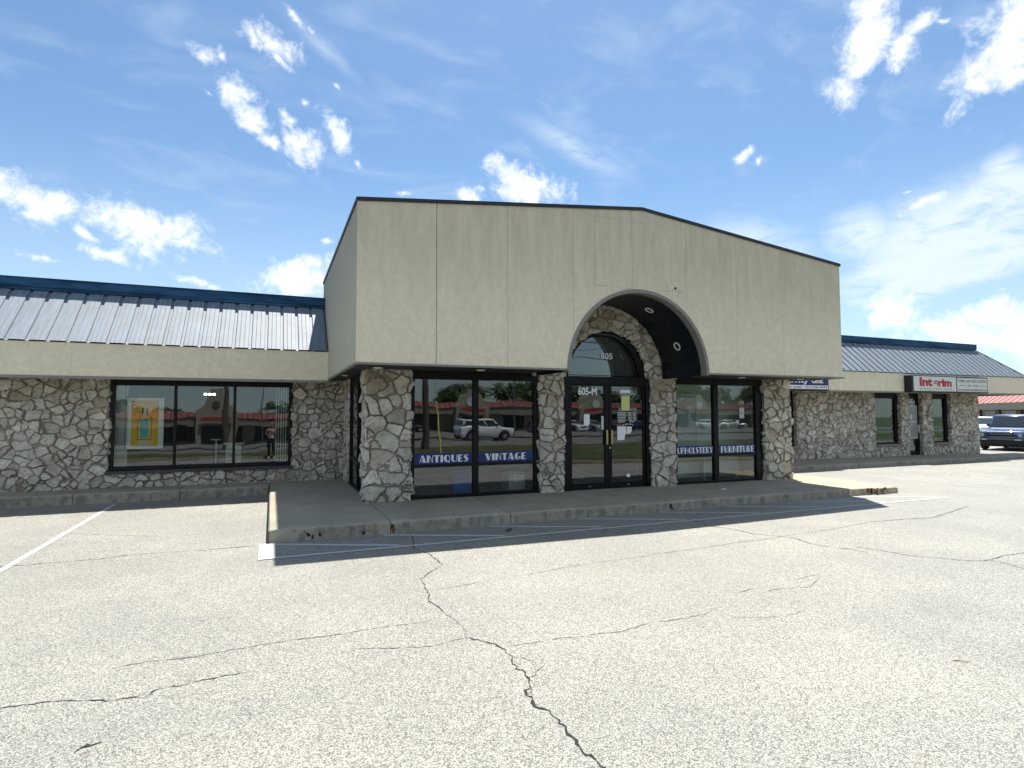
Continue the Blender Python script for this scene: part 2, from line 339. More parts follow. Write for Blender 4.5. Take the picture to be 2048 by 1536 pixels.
plain('sign_face', (0.62, 0.64, 0.60), 0.45, 0, 0.04, 2)
plain('sign_blue', (0.010, 0.012, 0.13), 0.45, 0, 0.05, 3)
plain('sign_case', (0.008, 0.009, 0.012), 0.5, 0, 0.2)
plain('paper', (0.84, 0.86, 0.86), 0.85, 0, 0.05)
plain('yellow_paper', (0.62, 0.66, 0.26), 0.85, 0, 0.05)
plain('brass_handle', (0.42, 0.33, 0.17), 0.35, 0.7, 0.15, 30)
plain('chrome', (0.75, 0.76, 0.78), 0.15, 1.0, 0.04)
plain('crack_fill', (0.020, 0.019, 0.018), 0.95, 0, 0.3, 20)
plain('faint_crack', (0.12, 0.115, 0.105), 0.95, 0, 0.3, 20)
plain('rust', (0.16, 0.062, 0.022), 0.9, 0, 0.4, 30)
plain('interior_wall', (0.42, 0.44, 0.41), 0.9, 0, 0.08, 1.5)
plain('interior_pale', (0.72, 0.76, 0.69), 0.9, 0, 0.06, 1.2)
plain('green_blind', (0.26, 0.36, 0.28), 0.8, 0, 0.08, 2)
plain('interior_dark', (0.075, 0.078, 0.075), 0.9, 0, 0.2, 1.5)
plain('ceiling_tile', (0.45, 0.45, 0.43), 0.9, 0, 0.06, 2)
plain('carpet', (0.06, 0.062, 0.065), 0.95, 0, 0.2, 20)
plain('blind_fabric', (0.62, 0.64, 0.60), 0.8, 0, 0.05)
plain('poster_orange', (0.92, 0.38, 0.005), 0.6, 0, 0.10, 3)
plain('poster_yellow', (0.90, 0.50, 0.005), 0.6, 0, 0.10, 3)
plain('bottle_brown', (0.06, 0.030, 0.02), 0.5, 0, 0.2, 5)
plain('bottle_amber', (0.80, 0.44, 0.03), 0.5, 0, 0.15, 5)
plain('bottle_teal', (0.02, 0.42, 0.47), 0.5, 0, 0.06, 5)
plain('pale_blue_grey', (0.55, 0.62, 0.62), 0.6, 0, 0.05)
plain('tub_blue', (0.05, 0.12, 0.55), 0.5, 0, 0.1)
plain('cardboard', (0.52, 0.54, 0.50), 0.8, 0, 0.06)
plain('rubble', (0.35, 0.26, 0.13), 0.8, 0, 0.3, 12)
plain('rubber', (0.012, 0.012, 0.012), 0.85, 0, 0.2)
plain('alloy', (0.45, 0.46, 0.48), 0.35, 0.8, 0.1)
plain('black_plastic', (0.010, 0.010, 0.012), 0.55, 0, 0.2)
plain('lens_clear', (0.42, 0.42, 0.36), 0.12, 0, 0.15, 8)
plain('tail_red', (0.30, 0.01, 0.01), 0.2, 0, 0.1)
plain('car_glass', (0.030, 0.038, 0.040), 0.05, 0, 0.2, 2, 0.8)
mat_paint('paint_blue', (0.014, 0.058, 0.17)); mat_paint('paint_white', (0.72, 0.73, 0.74)); mat_paint('paint_black', (0.012, 0.013, 0.016))
mat_paint('paint_silver', (0.42, 0.43, 0.44), 1, 0.5); mat_paint('paint_dark_red', (0.12, 0.012, 0.015)); mat_paint('paint_grey', (0.10, 0.11, 0.12), 1, 0.3)
plain('white_paint_line', (0.44, 0.44, 0.42), 0.85, 0, 0.5, 22)
plain('patch_line', (0.40, 0.365, 0.285), 0.9, 0, 0.1)
mat_roof('mall_red', (0.17, 0.05, 0.042), 0.4, 0.6)
plain('road_asphalt', (0.15, 0.145, 0.135), 0.9, 0, 0.2, 2)
plain('mall_tan', (0.34, 0.30, 0.22), 0.9, 0, 0.12, 0.6)
plain('mall_fascia', (0.31, 0.28, 0.21), 0.9, 0, 0.1, 0.6)
plain('mall_wood', (0.24, 0.225, 0.18), 0.9, 0, 0.15, 4)
plain('mall_dark', (0.012, 0.012, 0.014), 0.25, 0, 0.2)
plain('mall_rib', (0.07, 0.02, 0.018), 0.6)
plain('mall_brown', (0.09, 0.06, 0.05), 0.8, 0, 0.3, 3)
plain('yellow_kerb', (0.45, 0.36, 0.10), 0.85, 0, 0.2, 6)
plain('wood_pole', (0.10, 0.085, 0.07), 0.9, 0, 0.3, 10)
plain('steel_pole', (0.20, 0.20, 0.20), 0.5, 0.5, 0.1)
plain('guard_yellow', (0.62, 0.52, 0.08), 0.6, 0, 0.1)
plain('wire', (0.012, 0.012, 0.012), 0.7)
plain('bark', (0.075, 0.058, 0.045), 0.95, 0, 0.3, 8)
plain('skin', (0.36, 0.20, 0.14), 0.6, 0, 0.06); plain('shirt', (0.58, 0.50, 0.47), 0.9, 0, 0.12, 12); plain('trousers', (0.012, 0.013, 0.018), 0.9, 0, 0.2)
plain('shoe', (0.70, 0.68, 0.64), 0.7); plain('hair', (0.03, 0.02, 0.015), 0.6, 0, 0.3, 30)
def mat_leaf(name, a, bcol):
    m, nt, b = newmat(name); g = N(nt, 'ShaderNodeNewGeometry')
    L(nt, MIXC(nt, g.outputs['Random Per Island'], a, bcol), b.inputs['Base Color']); b.inputs['Roughness'].default_value = 0.7
    return m
mat_leaf('leaf_dark', (0.022, 0.050, 0.014), (0.06, 0.11, 0.03)); mat_leaf('leaf_mid', (0.035, 0.07, 0.018), (0.10, 0.15, 0.045))
def mat_grass():
    m, nt, b = newmat('lawn'); p = OBJC(nt); n = NOISE(nt, p, 0.6, 6, 0.65).outputs['Fac']; f = NOISE(nt, p, 30, 3, 0.6).outputs['Fac']
    c = MIXC(nt, SMOOTH(nt, n, 0.35, 0.65), (0.045, 0.075, 0.020), (0.10, 0.105, 0.035)); c = MIXC(nt, f, MIXC(nt, 1.0, c, (.6, .6, .6), 'MULTIPLY'), c)
    L(nt, c, b.inputs['Base Color']); b.inputs['Roughness'].default_value = 0.95; BUMP(nt, b, f, 0.8, 0.05); return m
mat_grass()
M = MATS

# ------------------------------------------------------------------ mesh helpers
def mesh_obj(name, verts, faces, mats, parent=None, mi=None, smooth=False):
    me = bpy.data.meshes.new(name); me.from_pydata([tuple(v) for v in verts], [], [tuple(f) for f in faces])
    if isinstance(mats, str): mats = [mats]
    for k in mats: me.materials.append(M[k])
    if mi is not None: me.polygons.foreach_set('material_index', mi)
    if smooth: me.polygons.foreach_set('use_smooth', [True]*len(me.polygons))
    me.update()
    o = bpy.data.objects.new(name, me); COL.objects.link(o)
    if parent is not None: attach(o, parent)
    return o
def world_loc(o):
    v = Vector(o.location)
    return v
def attach(o, parent):
    # parts are written in world coordinates; only the root Empty is moved off the origin
    o.parent = parent
    if parent.parent is None and parent.type == 'EMPTY': o.matrix_parent_inverse = Matrix.Translation(-Vector(parent.location))
def tag(o, label=None, cat=None, group=None, kind=None):
    if label: o['label'] = label
    if cat: o['category'] = cat
    if group: o['group'] = group
    if kind: o['kind'] = kind
    return o
def thing(name, loc, label, cat, group=None):
    o = bpy.data.objects.new(name, None); COL.objects.link(o); o.location = loc; o.empty_display_size = 0.3
    return tag(o, label, cat, group)
class MB:
    def __init__(s): s.v = []; s.f = []; s.m = []
    def add(s, vs, fs, mi=0):
        b = len(s.v); s.v += [tuple(v) for v in vs]; s.f += [tuple(i+b for i in f) for f in fs]; s.m += [mi]*len(fs); return s
    def box(s, x0, x1, y0, y1, z0, z1, mi=0):
        return s.add([(x0,y0,z0),(x1,y0,z0),(x1,y1,z0),(x0,y1,z0),(x0,y0,z1),(x1,y0,z1),(x1,y1,z1),(x0,y1,z1)],
                     [(0,3,2,1),(4,5,6,7),(0,1,5,4),(1,2,6,5),(2,3,7,6),(3,0,4,7)], mi)
    def quad(s, a, b, c, d, mi=0): return s.add([a, b, c, d], [(0,1,2,3)], mi)
    def tube(s, pts, r, n=8, mi=0, cap=True):
        rings = []
        for i, p in enumerate(pts):
            p = Vector(p); a = Vector(pts[max(0, i-1)]); b = Vector(pts[min(len(pts)-1, i+1)]); t = (b-a).normalized()
            q = t.orthogonal().normalized() if abs(t.z) > .95 else t.cross(Vector((0,0,1))).normalized(); w = t.cross(q)
            rr = r[i] if isinstance(r, (list, tuple)) else r
            rings.append([p + rr*(math.cos(2*math.pi*k/n)*q + math.sin(2*math.pi*k/n)*w) for k in range(n)])
        vs = [v for g in rings for v in g]; fs = []
        for i in range(len(rings)-1):
            for k in range(n): fs.append((i*n+k, i*n+(k+1) % n, (i+1)*n+(k+1) % n, (i+1)*n+k))
        if cap: fs.append(tuple(range(n))[::-1]); fs.append(tuple((len(rings)-1)*n+k for k in range(n)))
        return s.add(vs, fs, mi)
    def extrude_y(s, poly, y0, y1, mi=0):
        n = len(poly); vs = [(x, y0, z) for x, z in poly] + [(x, y1, z) for x, z in poly]
        fs = [tuple(range(n)), tuple(range(2*n-1, n-1, -1))] + [(i, i+n, (i+1) % n+n, (i+1) % n) for i in range(n)]
        return s.add(vs, fs, mi)
    def build(s, name, mats, parent=None, smooth=False): return mesh_obj(name, s.v, s.f, mats, parent, s.m, smooth)
def bevel(o, w, seg=2):
    b = o.modifiers.new('bevel', 'BEVEL'); b.width = w; b.segments = seg; b.limit_method = 'ANGLE'; b.angle_limit = R(40); return o

# ------------------------------------------------------------------ lettering
def text_rect(name, s, x0, x1, z0, z1, y, mat, parent, bold=0.0, thick=0.002, track=1.0):
    cu = bpy.data.curves.new('tmp', 'FONT'); cu.body = s; cu.size = 1; cu.offset = bold; cu.space_character = track; cu.resolution_u = 4
    o = bpy.data.objects.new('tmp', cu); COL.objects.link(o)
    dg = bpy.context.evaluated_depsgraph_get(); me = bpy.data.meshes.new_from_object(o.evaluated_get(dg))
    bpy.data.objects.remove(o); bpy.data.curves.remove(cu)
    xs = [v.co.x for v in me.vertices]; ys = [v.co.y for v in me.vertices]
    ax, bx, ay, by = min(xs), max(xs), min(ys), max(ys)
    for v in me.vertices:
        u = (v.co.x-ax)/(bx-ax); w = (v.co.y-ay)/(by-ay)
        v.co = (x0+u*(x1-x0), y, z0+w*(z1-z0))
    me.name = name; me.materials.clear(); me.materials.append(M[mat])
    b = bpy.data.objects.new(name, me); COL.objects.link(b)
    if parent is not None: attach(b, parent)
    return b
def arc_band(cx, cy, rx0, ry0, rx1, ry1, a0, a1, ox=0.0, n=14):
    # band between an outer ellipse and an inner ellipse (inner centre shifted by ox)
    P = []; 
    for i in range(n+1):
        t = R(a0+(a1-a0)*i/n); P.append((cx+rx1*math.cos(t), cy+ry1*math.sin(t)))
    for i in range(n, -1, -1):
        t = R(a0+(a1-a0)*i/n); P.append((cx+ox+rx0*math.cos(t), cy+ry0*math.sin(t)))
    return P
def rc(x0, x1, y0, y1): return [(x0,y0),(x1,y0),(x1,y1),(x0,y1)]
def ribbon2(pts, ws):
    a, b = [], []
    for i, p in enumerate(pts):
        q0 = pts[max(0, i-1)]; q1 = pts[min(len(pts)-1, i+1)]; dx, dy = q1[0]-q0[0], q1[1]-q0[1]; l = math.hypot(dx, dy) or 1
        nx, ny = -dy/l, dx/l; w = ws[i]/2; a.append((p[0]+nx*w, p[1]+ny*w)); b.append((p[0]-nx*w, p[1]-ny*w))
    return a + b[::-1]
H_ = .38
GL = {  # art-deco capitals: one heavy stroke, the rest hairlines
 'A': (.98, [[(.33,1),(.62,1),(.99,0),(.50,0)], [(.30,1),(.38,1),(.10,0),(0,0)], rc(.14,.62,.22,.31)]),
 'N': (.96, [rc(0,H_,0,1), [(.30,1),(.42,1),(.95,0),(.83,0)], rc(.86,.95,0,1)]),
 'T': (.90, [rc(0,.9,.86,1), rc(.26,.64,0,.86)]),
 'I': (.40, [rc(0,.40,0,1)]),
 'Q': (1.05, [arc_band(.5,.5,.10,.42,.5,.5,90,270,.02), arc_band(.5,.5,.41,.42,.5,.5,-90,90), [(.55,.22),(.66,.26),(.98,-.10),(.82,-.10)]]),
 'O': (1.0, [arc_band(.5,.5,.10,.42,.5,.5,90,270,.02), arc_band(.5,.5,.41,.42,.5,.5,-90,90)]),
 'U': (.92, [rc(0,H_,.3,1), arc_band(.45,.32,.09,.22,.45,.32,180,270,.02), arc_band(.45,.32,.36,.23,.45,.32,270,360), rc(.81,.90,.32,1)]),
 'E': (.78, [rc(0,H_,0,1), rc(H_,.76,.89,1), rc(H_,.70,.45,.55), rc(H_,.78,0,.11)]),
 'F': (.74, [rc(0,H_,0,1), rc(H_,.74,.89,1), rc(H_,.68,.45,.55)]),
 'L': (.72, [rc(0,H_,0,1), rc(H_,.72,0,.12)]),
 'H': (.94, [rc(0,H_,0,1), rc(H_,.85,.45,.54), rc(.84,.93,0,1)]),
 'P': (.84, [rc(0,H_,0,1), arc_band(H_,.70,.36,.20,.46,.30,-90,90)]),
 'R': (.92, [rc(0,H_,0,1), arc_band(H_,.72,.36,.18,.45,.28,-90,90), [(.42,.46),(.60,.46),(.94,0),(.66,0)]]),
 'S': (.76, [ribbon2([(.70,.86),(.56,.95),(.34,.94),(.16,.80),(.26,.62),(.48,.46),(.62,.28),(.50,.09),(.28,.04),(.06,.12)], [.10,.11,.13,.24,.36,.40,.34,.16,.11,.10])]),
 'V': (.98, [[(0,1),(.48,1),(.70,0),(.40,0)], [(.86,1),(.95,1),(.68,0),(.60,0)]]),
 'G': (1.0, [arc_band(.5,.5,.10,.42,.5,.5,60,270,.02), arc_band(.5,.5,.41,.42,.5,.5,-90,-40), rc(.60,.97,.36,.46), rc(.66,.97,.10,.38)]),
 'Y': (.94, [[(0,1),(.44,1),(.66,.42),(.28,.42)], [(.84,1),(.93,1),(.66,.42),(.56,.42)], rc(.28,.66,0,.44)]),
}
def deco_text(name, s, x0, x1, z0, z1, y, mat, parent):
    mb = MB(); w = sum(GL[c][0] for c in s) + .12*(len(s)-1); x = 0.0
    for c in s:
        gw, polys = GL[c]
        for P in polys: mb.add([(x0+(x+a)*(x1-x0)/w, y, z0+b*(z1-z0)) for a, b in P], [tuple(range(len(P)))])
        x += gw + .12
    return mb.build(name, mat, parent)

# ------------------------------------------------------------------ field stone
def _hash(ix, iy, iz, k):
    h = (ix.astype(np.int64)*374761393 + iy.astype(np.int64)*668265263 + iz.astype(np.int64)*2147483647 + k*1274126177) & 0xffffffff
    h = ((h ^ (h >> 13))*1274126177) & 0xffffffff; h = ((h ^ (h >> 16))*2246822519) & 0xffffffff; h = h ^ (h >> 13)
    return (h & 0xffffff)/float(0x1000000)
def vnoise(P, s, k):
    Q = P*s; i = np.floor(Q).astype(np.int64); f = Q-i; f = f*f*(3-2*f); r = 0
    for dx in (0, 1):
        for dy in (0, 1):
            for dz in (0, 1):
                w = (f[:,0] if dx else 1-f[:,0])*(f[:,1] if dy else 1-f[:,1])*(f[:,2] if dz else 1-f[:,2])
                r = r + w*_hash(i[:,0]+dx, i[:,1]+dy, i[:,2]+dz, k)
    return r-0.5
def stone_height(P, size, seed):
    A = np.array([1/size, 1/size, 1.18/size])
    W = np.stack([vnoise(P, 7, seed+11), vnoise(P, 7, seed+12), vnoise(P, 7, seed+13)], 1)*0.07 + np.stack([vnoise(P, 20, seed+14), vnoise(P, 20, seed+15), vnoise(P, 20, seed+16)], 1)*0.022
    Q = (P+W)*A; c = np.floor(Q).astype(np.int64); n = len(P)
    best = np.full(n, 1e9); bs = np.zeros((n, 3)); bid = np.zeros((n, 3), np.int64)
    offs = [(a, b, d) for a in (-1, 0, 1) for b in (-1, 0, 1) for d in (-1, 0, 1)]
    def seedpos(o):
        ci = c+np.array(o); s = np.stack([_hash(ci[:,0], ci[:,1], ci[:,2], seed+k) for k in (1, 2, 3)], 1)
        return ci, ci + 0.5 + (s-0.5)*1.3
    for o in offs:
        ci, s = seedpos(o); d = ((Q-s)**2).sum(1); u = d < best; best[u] = d[u]; bs[u] = s[u]; bid[u] = ci[u]
    e = np.full(n, 1e9)
    for o in offs:
        ci, s = seedpos(o); diff = (ci != bid).any(1); v = s-bs; l = np.sqrt((v**2).sum(1))+1e-9
        d = ((((s+bs)/2)-Q)*v).sum(1)/l; d[~diff] = 1e9; e = np.minimum(e, d)
    e = e*size + vnoise(P, 30, seed+20)*0.016
    r = [_hash(bid[:,0], bid[:,1], bid[:,2], seed+30+k) for k in range(7)]
    jw = 0.004+0.007*r[6]
    t = np.clip((e-jw)/0.020, 0, 1); s = np.sqrt(t*(2-t))
    off = (Q-bs)/A; tilt = (off*(np.stack(r[3:6], 1)-0.5)).sum(1)*0.62
    facet = np.abs(vnoise(P, 9, seed+21))*0.050 + vnoise(P, 26, seed+22)*0.016
    h = s*np.maximum(0.012, 0.016+0.026*r[0]+tilt*.85+facet-0.006) + (1-s)*vnoise(P, 40, seed+23)*0.006
    tone = np.clip(0.2+0.6*r[1]+0.7*vnoise(P, 6, seed+24), 0, 1)
    return h, tone, np.clip((e-jw)/0.010, 0, 1), r[2]
def resample(path, step, rad=0.03):
    P = [Vector(p) for p in path]; out = [P[0]]
    for i in range(1, len(P)-1):
        a = (P[i-1]-P[i]).normalized(); b = (P[i+1]-P[i]).normalized(); p0 = P[i]+a*rad; p2 = P[i]+b*rad
        for k in range(5):
            t = k/4; out.append((1-t)**2*p0+2*t*(1-t)*P[i]+t*t*p2)
    out.append(P[-1]); r = [out[0]]
    for a, b in zip(out, out[1:]):
        n = max(1, int(math.ceil((b-a).length/step)))
        for k in range(1, n+1): r.append(a.lerp(b, k/n))
    return r
def grid_stone(mb, attr, P, Nn, nu, nv, size, seed, brown_z=None, inset=0.03):
    h, tone, mask, rb = stone_height(P, size, seed)
    V = P + Nn*(h-inset)[:, None]
    lo, hi = (1.7, 2.7) if brown_z is None else brown_z
    k = np.clip((P[:,2]-lo)/(hi-lo), 0, 1)
    br = np.clip(np.where(rb > 0.90, 0.5, 0.0) + k*np.clip(rb*1.3-0.25, 0, 1)*0.75, 0, 0.95)
    b = len(mb.v); mb.v += [tuple(x) for x in V]
    for i in range(nu-1):
        for j in range(nv-1):
            a = b+i*nv+j; mb.f.append((a, a+nv, a+nv+1, a+1)); mb.m.append(0)
    attr.append(np.stack([tone, mask, br, np.ones(len(P))], 1))
def stone_sweep(mb, attr, path, z0, z1, step, size, seed, brown_z=None):
    # path runs so that the outside is on its right-hand side; seen from above
    r = resample([(*p, 0) for p in path], step); nz = max(2, int((z1-z0)/step)+1); zs = np.linspace(z0, z1, nz)
    nn = []
    for i, p in enumerate(r):
        t = (r[min(len(r)-1, i+1)]-r[max(0, i-1)]).normalized(); nn.append((t.y, -t.x, 0))
    P = np.array([(p.x, p.y, z) for p in r for z in zs]); Nn = np.array([n for n in nn for z in zs])
    grid_stone(mb, attr, P, Nn, len(r), nz, size, seed, brown_z)
def stone_build(mb, attr, name, parent):
    o = mb.build(name, 'field_stone', parent)
    a = o.data.color_attributes.new('stone', 'FLOAT_COLOR', 'POINT')
    a.data.foreach_set('color', np.concatenate(attr).astype(np.float32).ravel()); return o

# ------------------------------------------------------------------ measures of the place (metres)
ZW = 0.19                                    # walkway top
XL, XR, YB, YBK = 1.20, 12.0, 9.20, 15.6     # the overhanging tan block
ZS, ZC, ZP, XP = 2.60, 5.20, 5.77, 6.58      # its underside, eaves, peak
AX, AR, AZ = 6.54, 1.615, 2.55               # the arch cut in its front
YG = 10.75                                   # shopfront glass line
YW, YF, ZF0, ZF1, YT, ZT, ZTB = 14.8, 13.9, 2.50, 3.215, 15.1, 4.39, 4.67   # wings
XWL, XWR = -11.0, 29.1

# ------------------------------------------------------------------ ground
def zt(y): return 0.0 if y > -6 else (-0.75 if y < -58 else -0.75*(-6-y)/52)
def sheet(name, x0, x1, ys, mat, dz, xs=None, kind='structure'):
    mb = MB()
    for a, b in zip(ys, ys[1:]): mb.quad((x0, a, zt(a)+dz), (x1, a, zt(a)+dz), (x1, b, zt(b)+dz), (x0, b, zt(b)+dz))
    return tag(mb.build(name, mat), kind=kind)
sheet('ground', -900, 900, [-900, -58, -6, 900], 'lawn', -0.06)
lot = MB()
edge = [(-60, -0.55), (3.0, -0.5), (6.5, 0.4), (10.0, 3.5), (14.5, 4.4), (25, 4.9), (60, 5.4), (160, 6)]
for (xa, ya), (xb, yb) in zip(edge, edge[1:]): lot.quad((xa, ya, 0), (xb, yb, 0), (xb, 120, 0), (xa, 120, 0))
tag(lot.build('parking_lot', 'worn_asphalt'), kind='structure')
kb = MB()
for (xa, ya), (xb, yb) in zip(edge, edge[1:]):
    kb.add([(xa,ya,-.05),(xb,yb,-.05),(xb,yb,.12),(xa,ya,.12),(xa,ya-.15,.12),(xb,yb-.15,.12),(xb,yb-.15,-.05),(xa,ya-.15,-.05)], [(0,1,2,3),(3,2,5,4),(4,5,6,7)])
tag(kb.build('kerb', 'pale_concrete'), kind='structure')
sheet('road', -300, 400, [-20.5, -8.5], 'road_asphalt', 0.02)
sheet('pavement', -300, 400, [-54, -24.5], 'road_asphalt', 0.02)
# mown verge between the lot and the road
gv = MB(); rng = np.random.RandomState(3)
xs = np.concatenate([np.linspace(-60, 3, 90), np.linspace(3.2, 16, 40), np.linspace(16.6, 160, 120)])
ex = np.interp(xs, [e[0] for e in edge], [e[1] for e in edge])-0.15
rows = 14; vv = []
for x, e in zip(xs, ex):
    for j in range(rows):
        y = e+(-8.5-e)*j/(rows-1); vv.append((x, y, zt(y)+0.07*(1-j/(rows-1))+0.02+rng.rand()*0.04))
ff = [(i*rows+j, i*rows+j+1, (i+1)*rows+j+1, (i+1)*rows+j) for i in range(len(xs)-1) for j in range(rows-1)]
tag(mesh_obj('grass', vv, ff, 'lawn', smooth=True), 'mown grass verge between the parking lot and the road', kind='stuff')

# walkway slabs with worn noses and open joints
def zw(x): return 0.195-0.0033*x
def slab(mb, x0, x1, yf, yb, dz0, seed, wob=0.008):
    z = ZW
    prof = [(0.0, -0.03), (0.0, z-0.035), (0.006, z-0.016), (0.018, z-0.005), (0.04, z), (0.5, z), (yb-yf, z)]
    n = max(2, int((x1-x0)/0.05)); rs = np.random.RandomState(seed); X = np.linspace(x0, x1, n)
    w = np.convolve(rs.rand(n+8)-.5, np.ones(5)/5, 'same')[4:4+n]*2; w2 = np.convolve(rs.rand(n+8)-.5, np.ones(3)/3, 'same')[4:4+n]*2
    vs = []
    for i, x in enumerate(X):
        e = min(1, (min(x-x0, x1-x)+1e-6)/0.03)
        for k, (dy, zz) in enumerate(prof):
            nose = 1 if k in (1, 2, 3) else 0
            dz = -0.012*(1-e) if k >= 1 and k <= 4 else 0
            vs.append((x, yf+dy+nose*(w[i]*wob+abs(w2[i])*0.008)+(w[i]*wob*.5 if k == 0 else 0), zz+dz-nose*abs(w2[i])*0.010+((zw(x)+dz0-ZW) if k else 0)))
    m = len(prof); fs = [(i*m+k, (i+1)*m+k, (i+1)*m+k+1, i*m+k+1) for i in range(n-1) for k in range(m-1)]
    fs += [tuple(range(m)), tuple((n-1)*m+k for k in range(m))[::-1]]
    mb.add(vs, fs)
wk = MB(); J = [0.0, 1.675, 3.62, 5.05, 6.80, 9.0, 11.46]
for i, (a, b) in enumerate(zip(J, J[1:])): slab(wk, a+.006, b-.006, 8.74, 14.9, 0, 10+i)
for i in range(len(J)-1): wk.box(J[i]-.006, J[i]+.006, 8.78, 14.8, -.02, zw(J[i])-.03)
tag(wk.build('walkway', 'old_concrete'), kind='structure')
we = MB(); slab(we, 11.472, 12.22, 8.73, 13.4, -.004, 31, .012); slab(we, 12.25, 12.95, 8.66, 13.4, -.012, 32, .02)
tag(we.build('walkway_end', 'pale_concrete'), kind='structure')
wl = MB(); JL = [-11, -8.4, -5.9, -3.6, -1.75, -0.02]
for i, (a, b) in enumerate(zip(JL, JL[1:])): slab(wl, a+.006, b-.006, 13.95, 15.0, 0, 50+i)
tag(wl.build('walkway_left', 'old_concrete'), kind='structure')
wr = MB(); JR = [12.97, 15.2, 17.8, 20.4, 23.0, 25.6, 28.2, 33.0]
for i, (a, b) in enumerate(zip(JR, JR[1:])): slab(wr, a+.006, b-.006, 13.1, 15.0 if b < 28 else 14.2, 0, 70+i)
tag(wr.build('walkway_right', 'old_concrete'), kind='structure')

# painted bay and hatching lines
pm = MB()
def line(a, b, w, z=0.004):
    a = Vector((*a, 0)); b = Vector((*b, 0)); t = (b-a).normalized(); nrm = Vector((-t.y, t.x, 0))*w/2; k = max(1, int((b-a).length/0.6))
    for i in range(k):
        p, q = a.lerp(b, i/k), a.lerp(b, (i+1)/k)
        pm.quad(*[(v.x, v.y, z) for v in (p-nrm, q-nrm, q+nrm, p+nrm)])
for i, x in enumerate([0.02, 1.56, 3.22, 4.86, 6.50, 8.10, 9.85, 11.45]): line((x, 8.68), (x+1.62, 7.93), 0.09)
line((0.0, 7.84), (13.2, 7.78), 0.085, 0.0065); line((-0.02, 8.72), (-0.02, 7.80), 0.20, 0.009)
line((-2.84, 13.75), (-2.84, 8.4), 0.075); line((-5.75, 13.75), (-5.75, 8.4), 0.105); line((-8.65, 13.75), (-8.65, 8.4), 0.105)
for x in (15.9, 18.7, 21.5, 24.3, 27.1): line((x, 12.95), (x, 8.5), 0.06)
tag(pm.build('parking_markings', 'white_paint_line'), kind='structure')

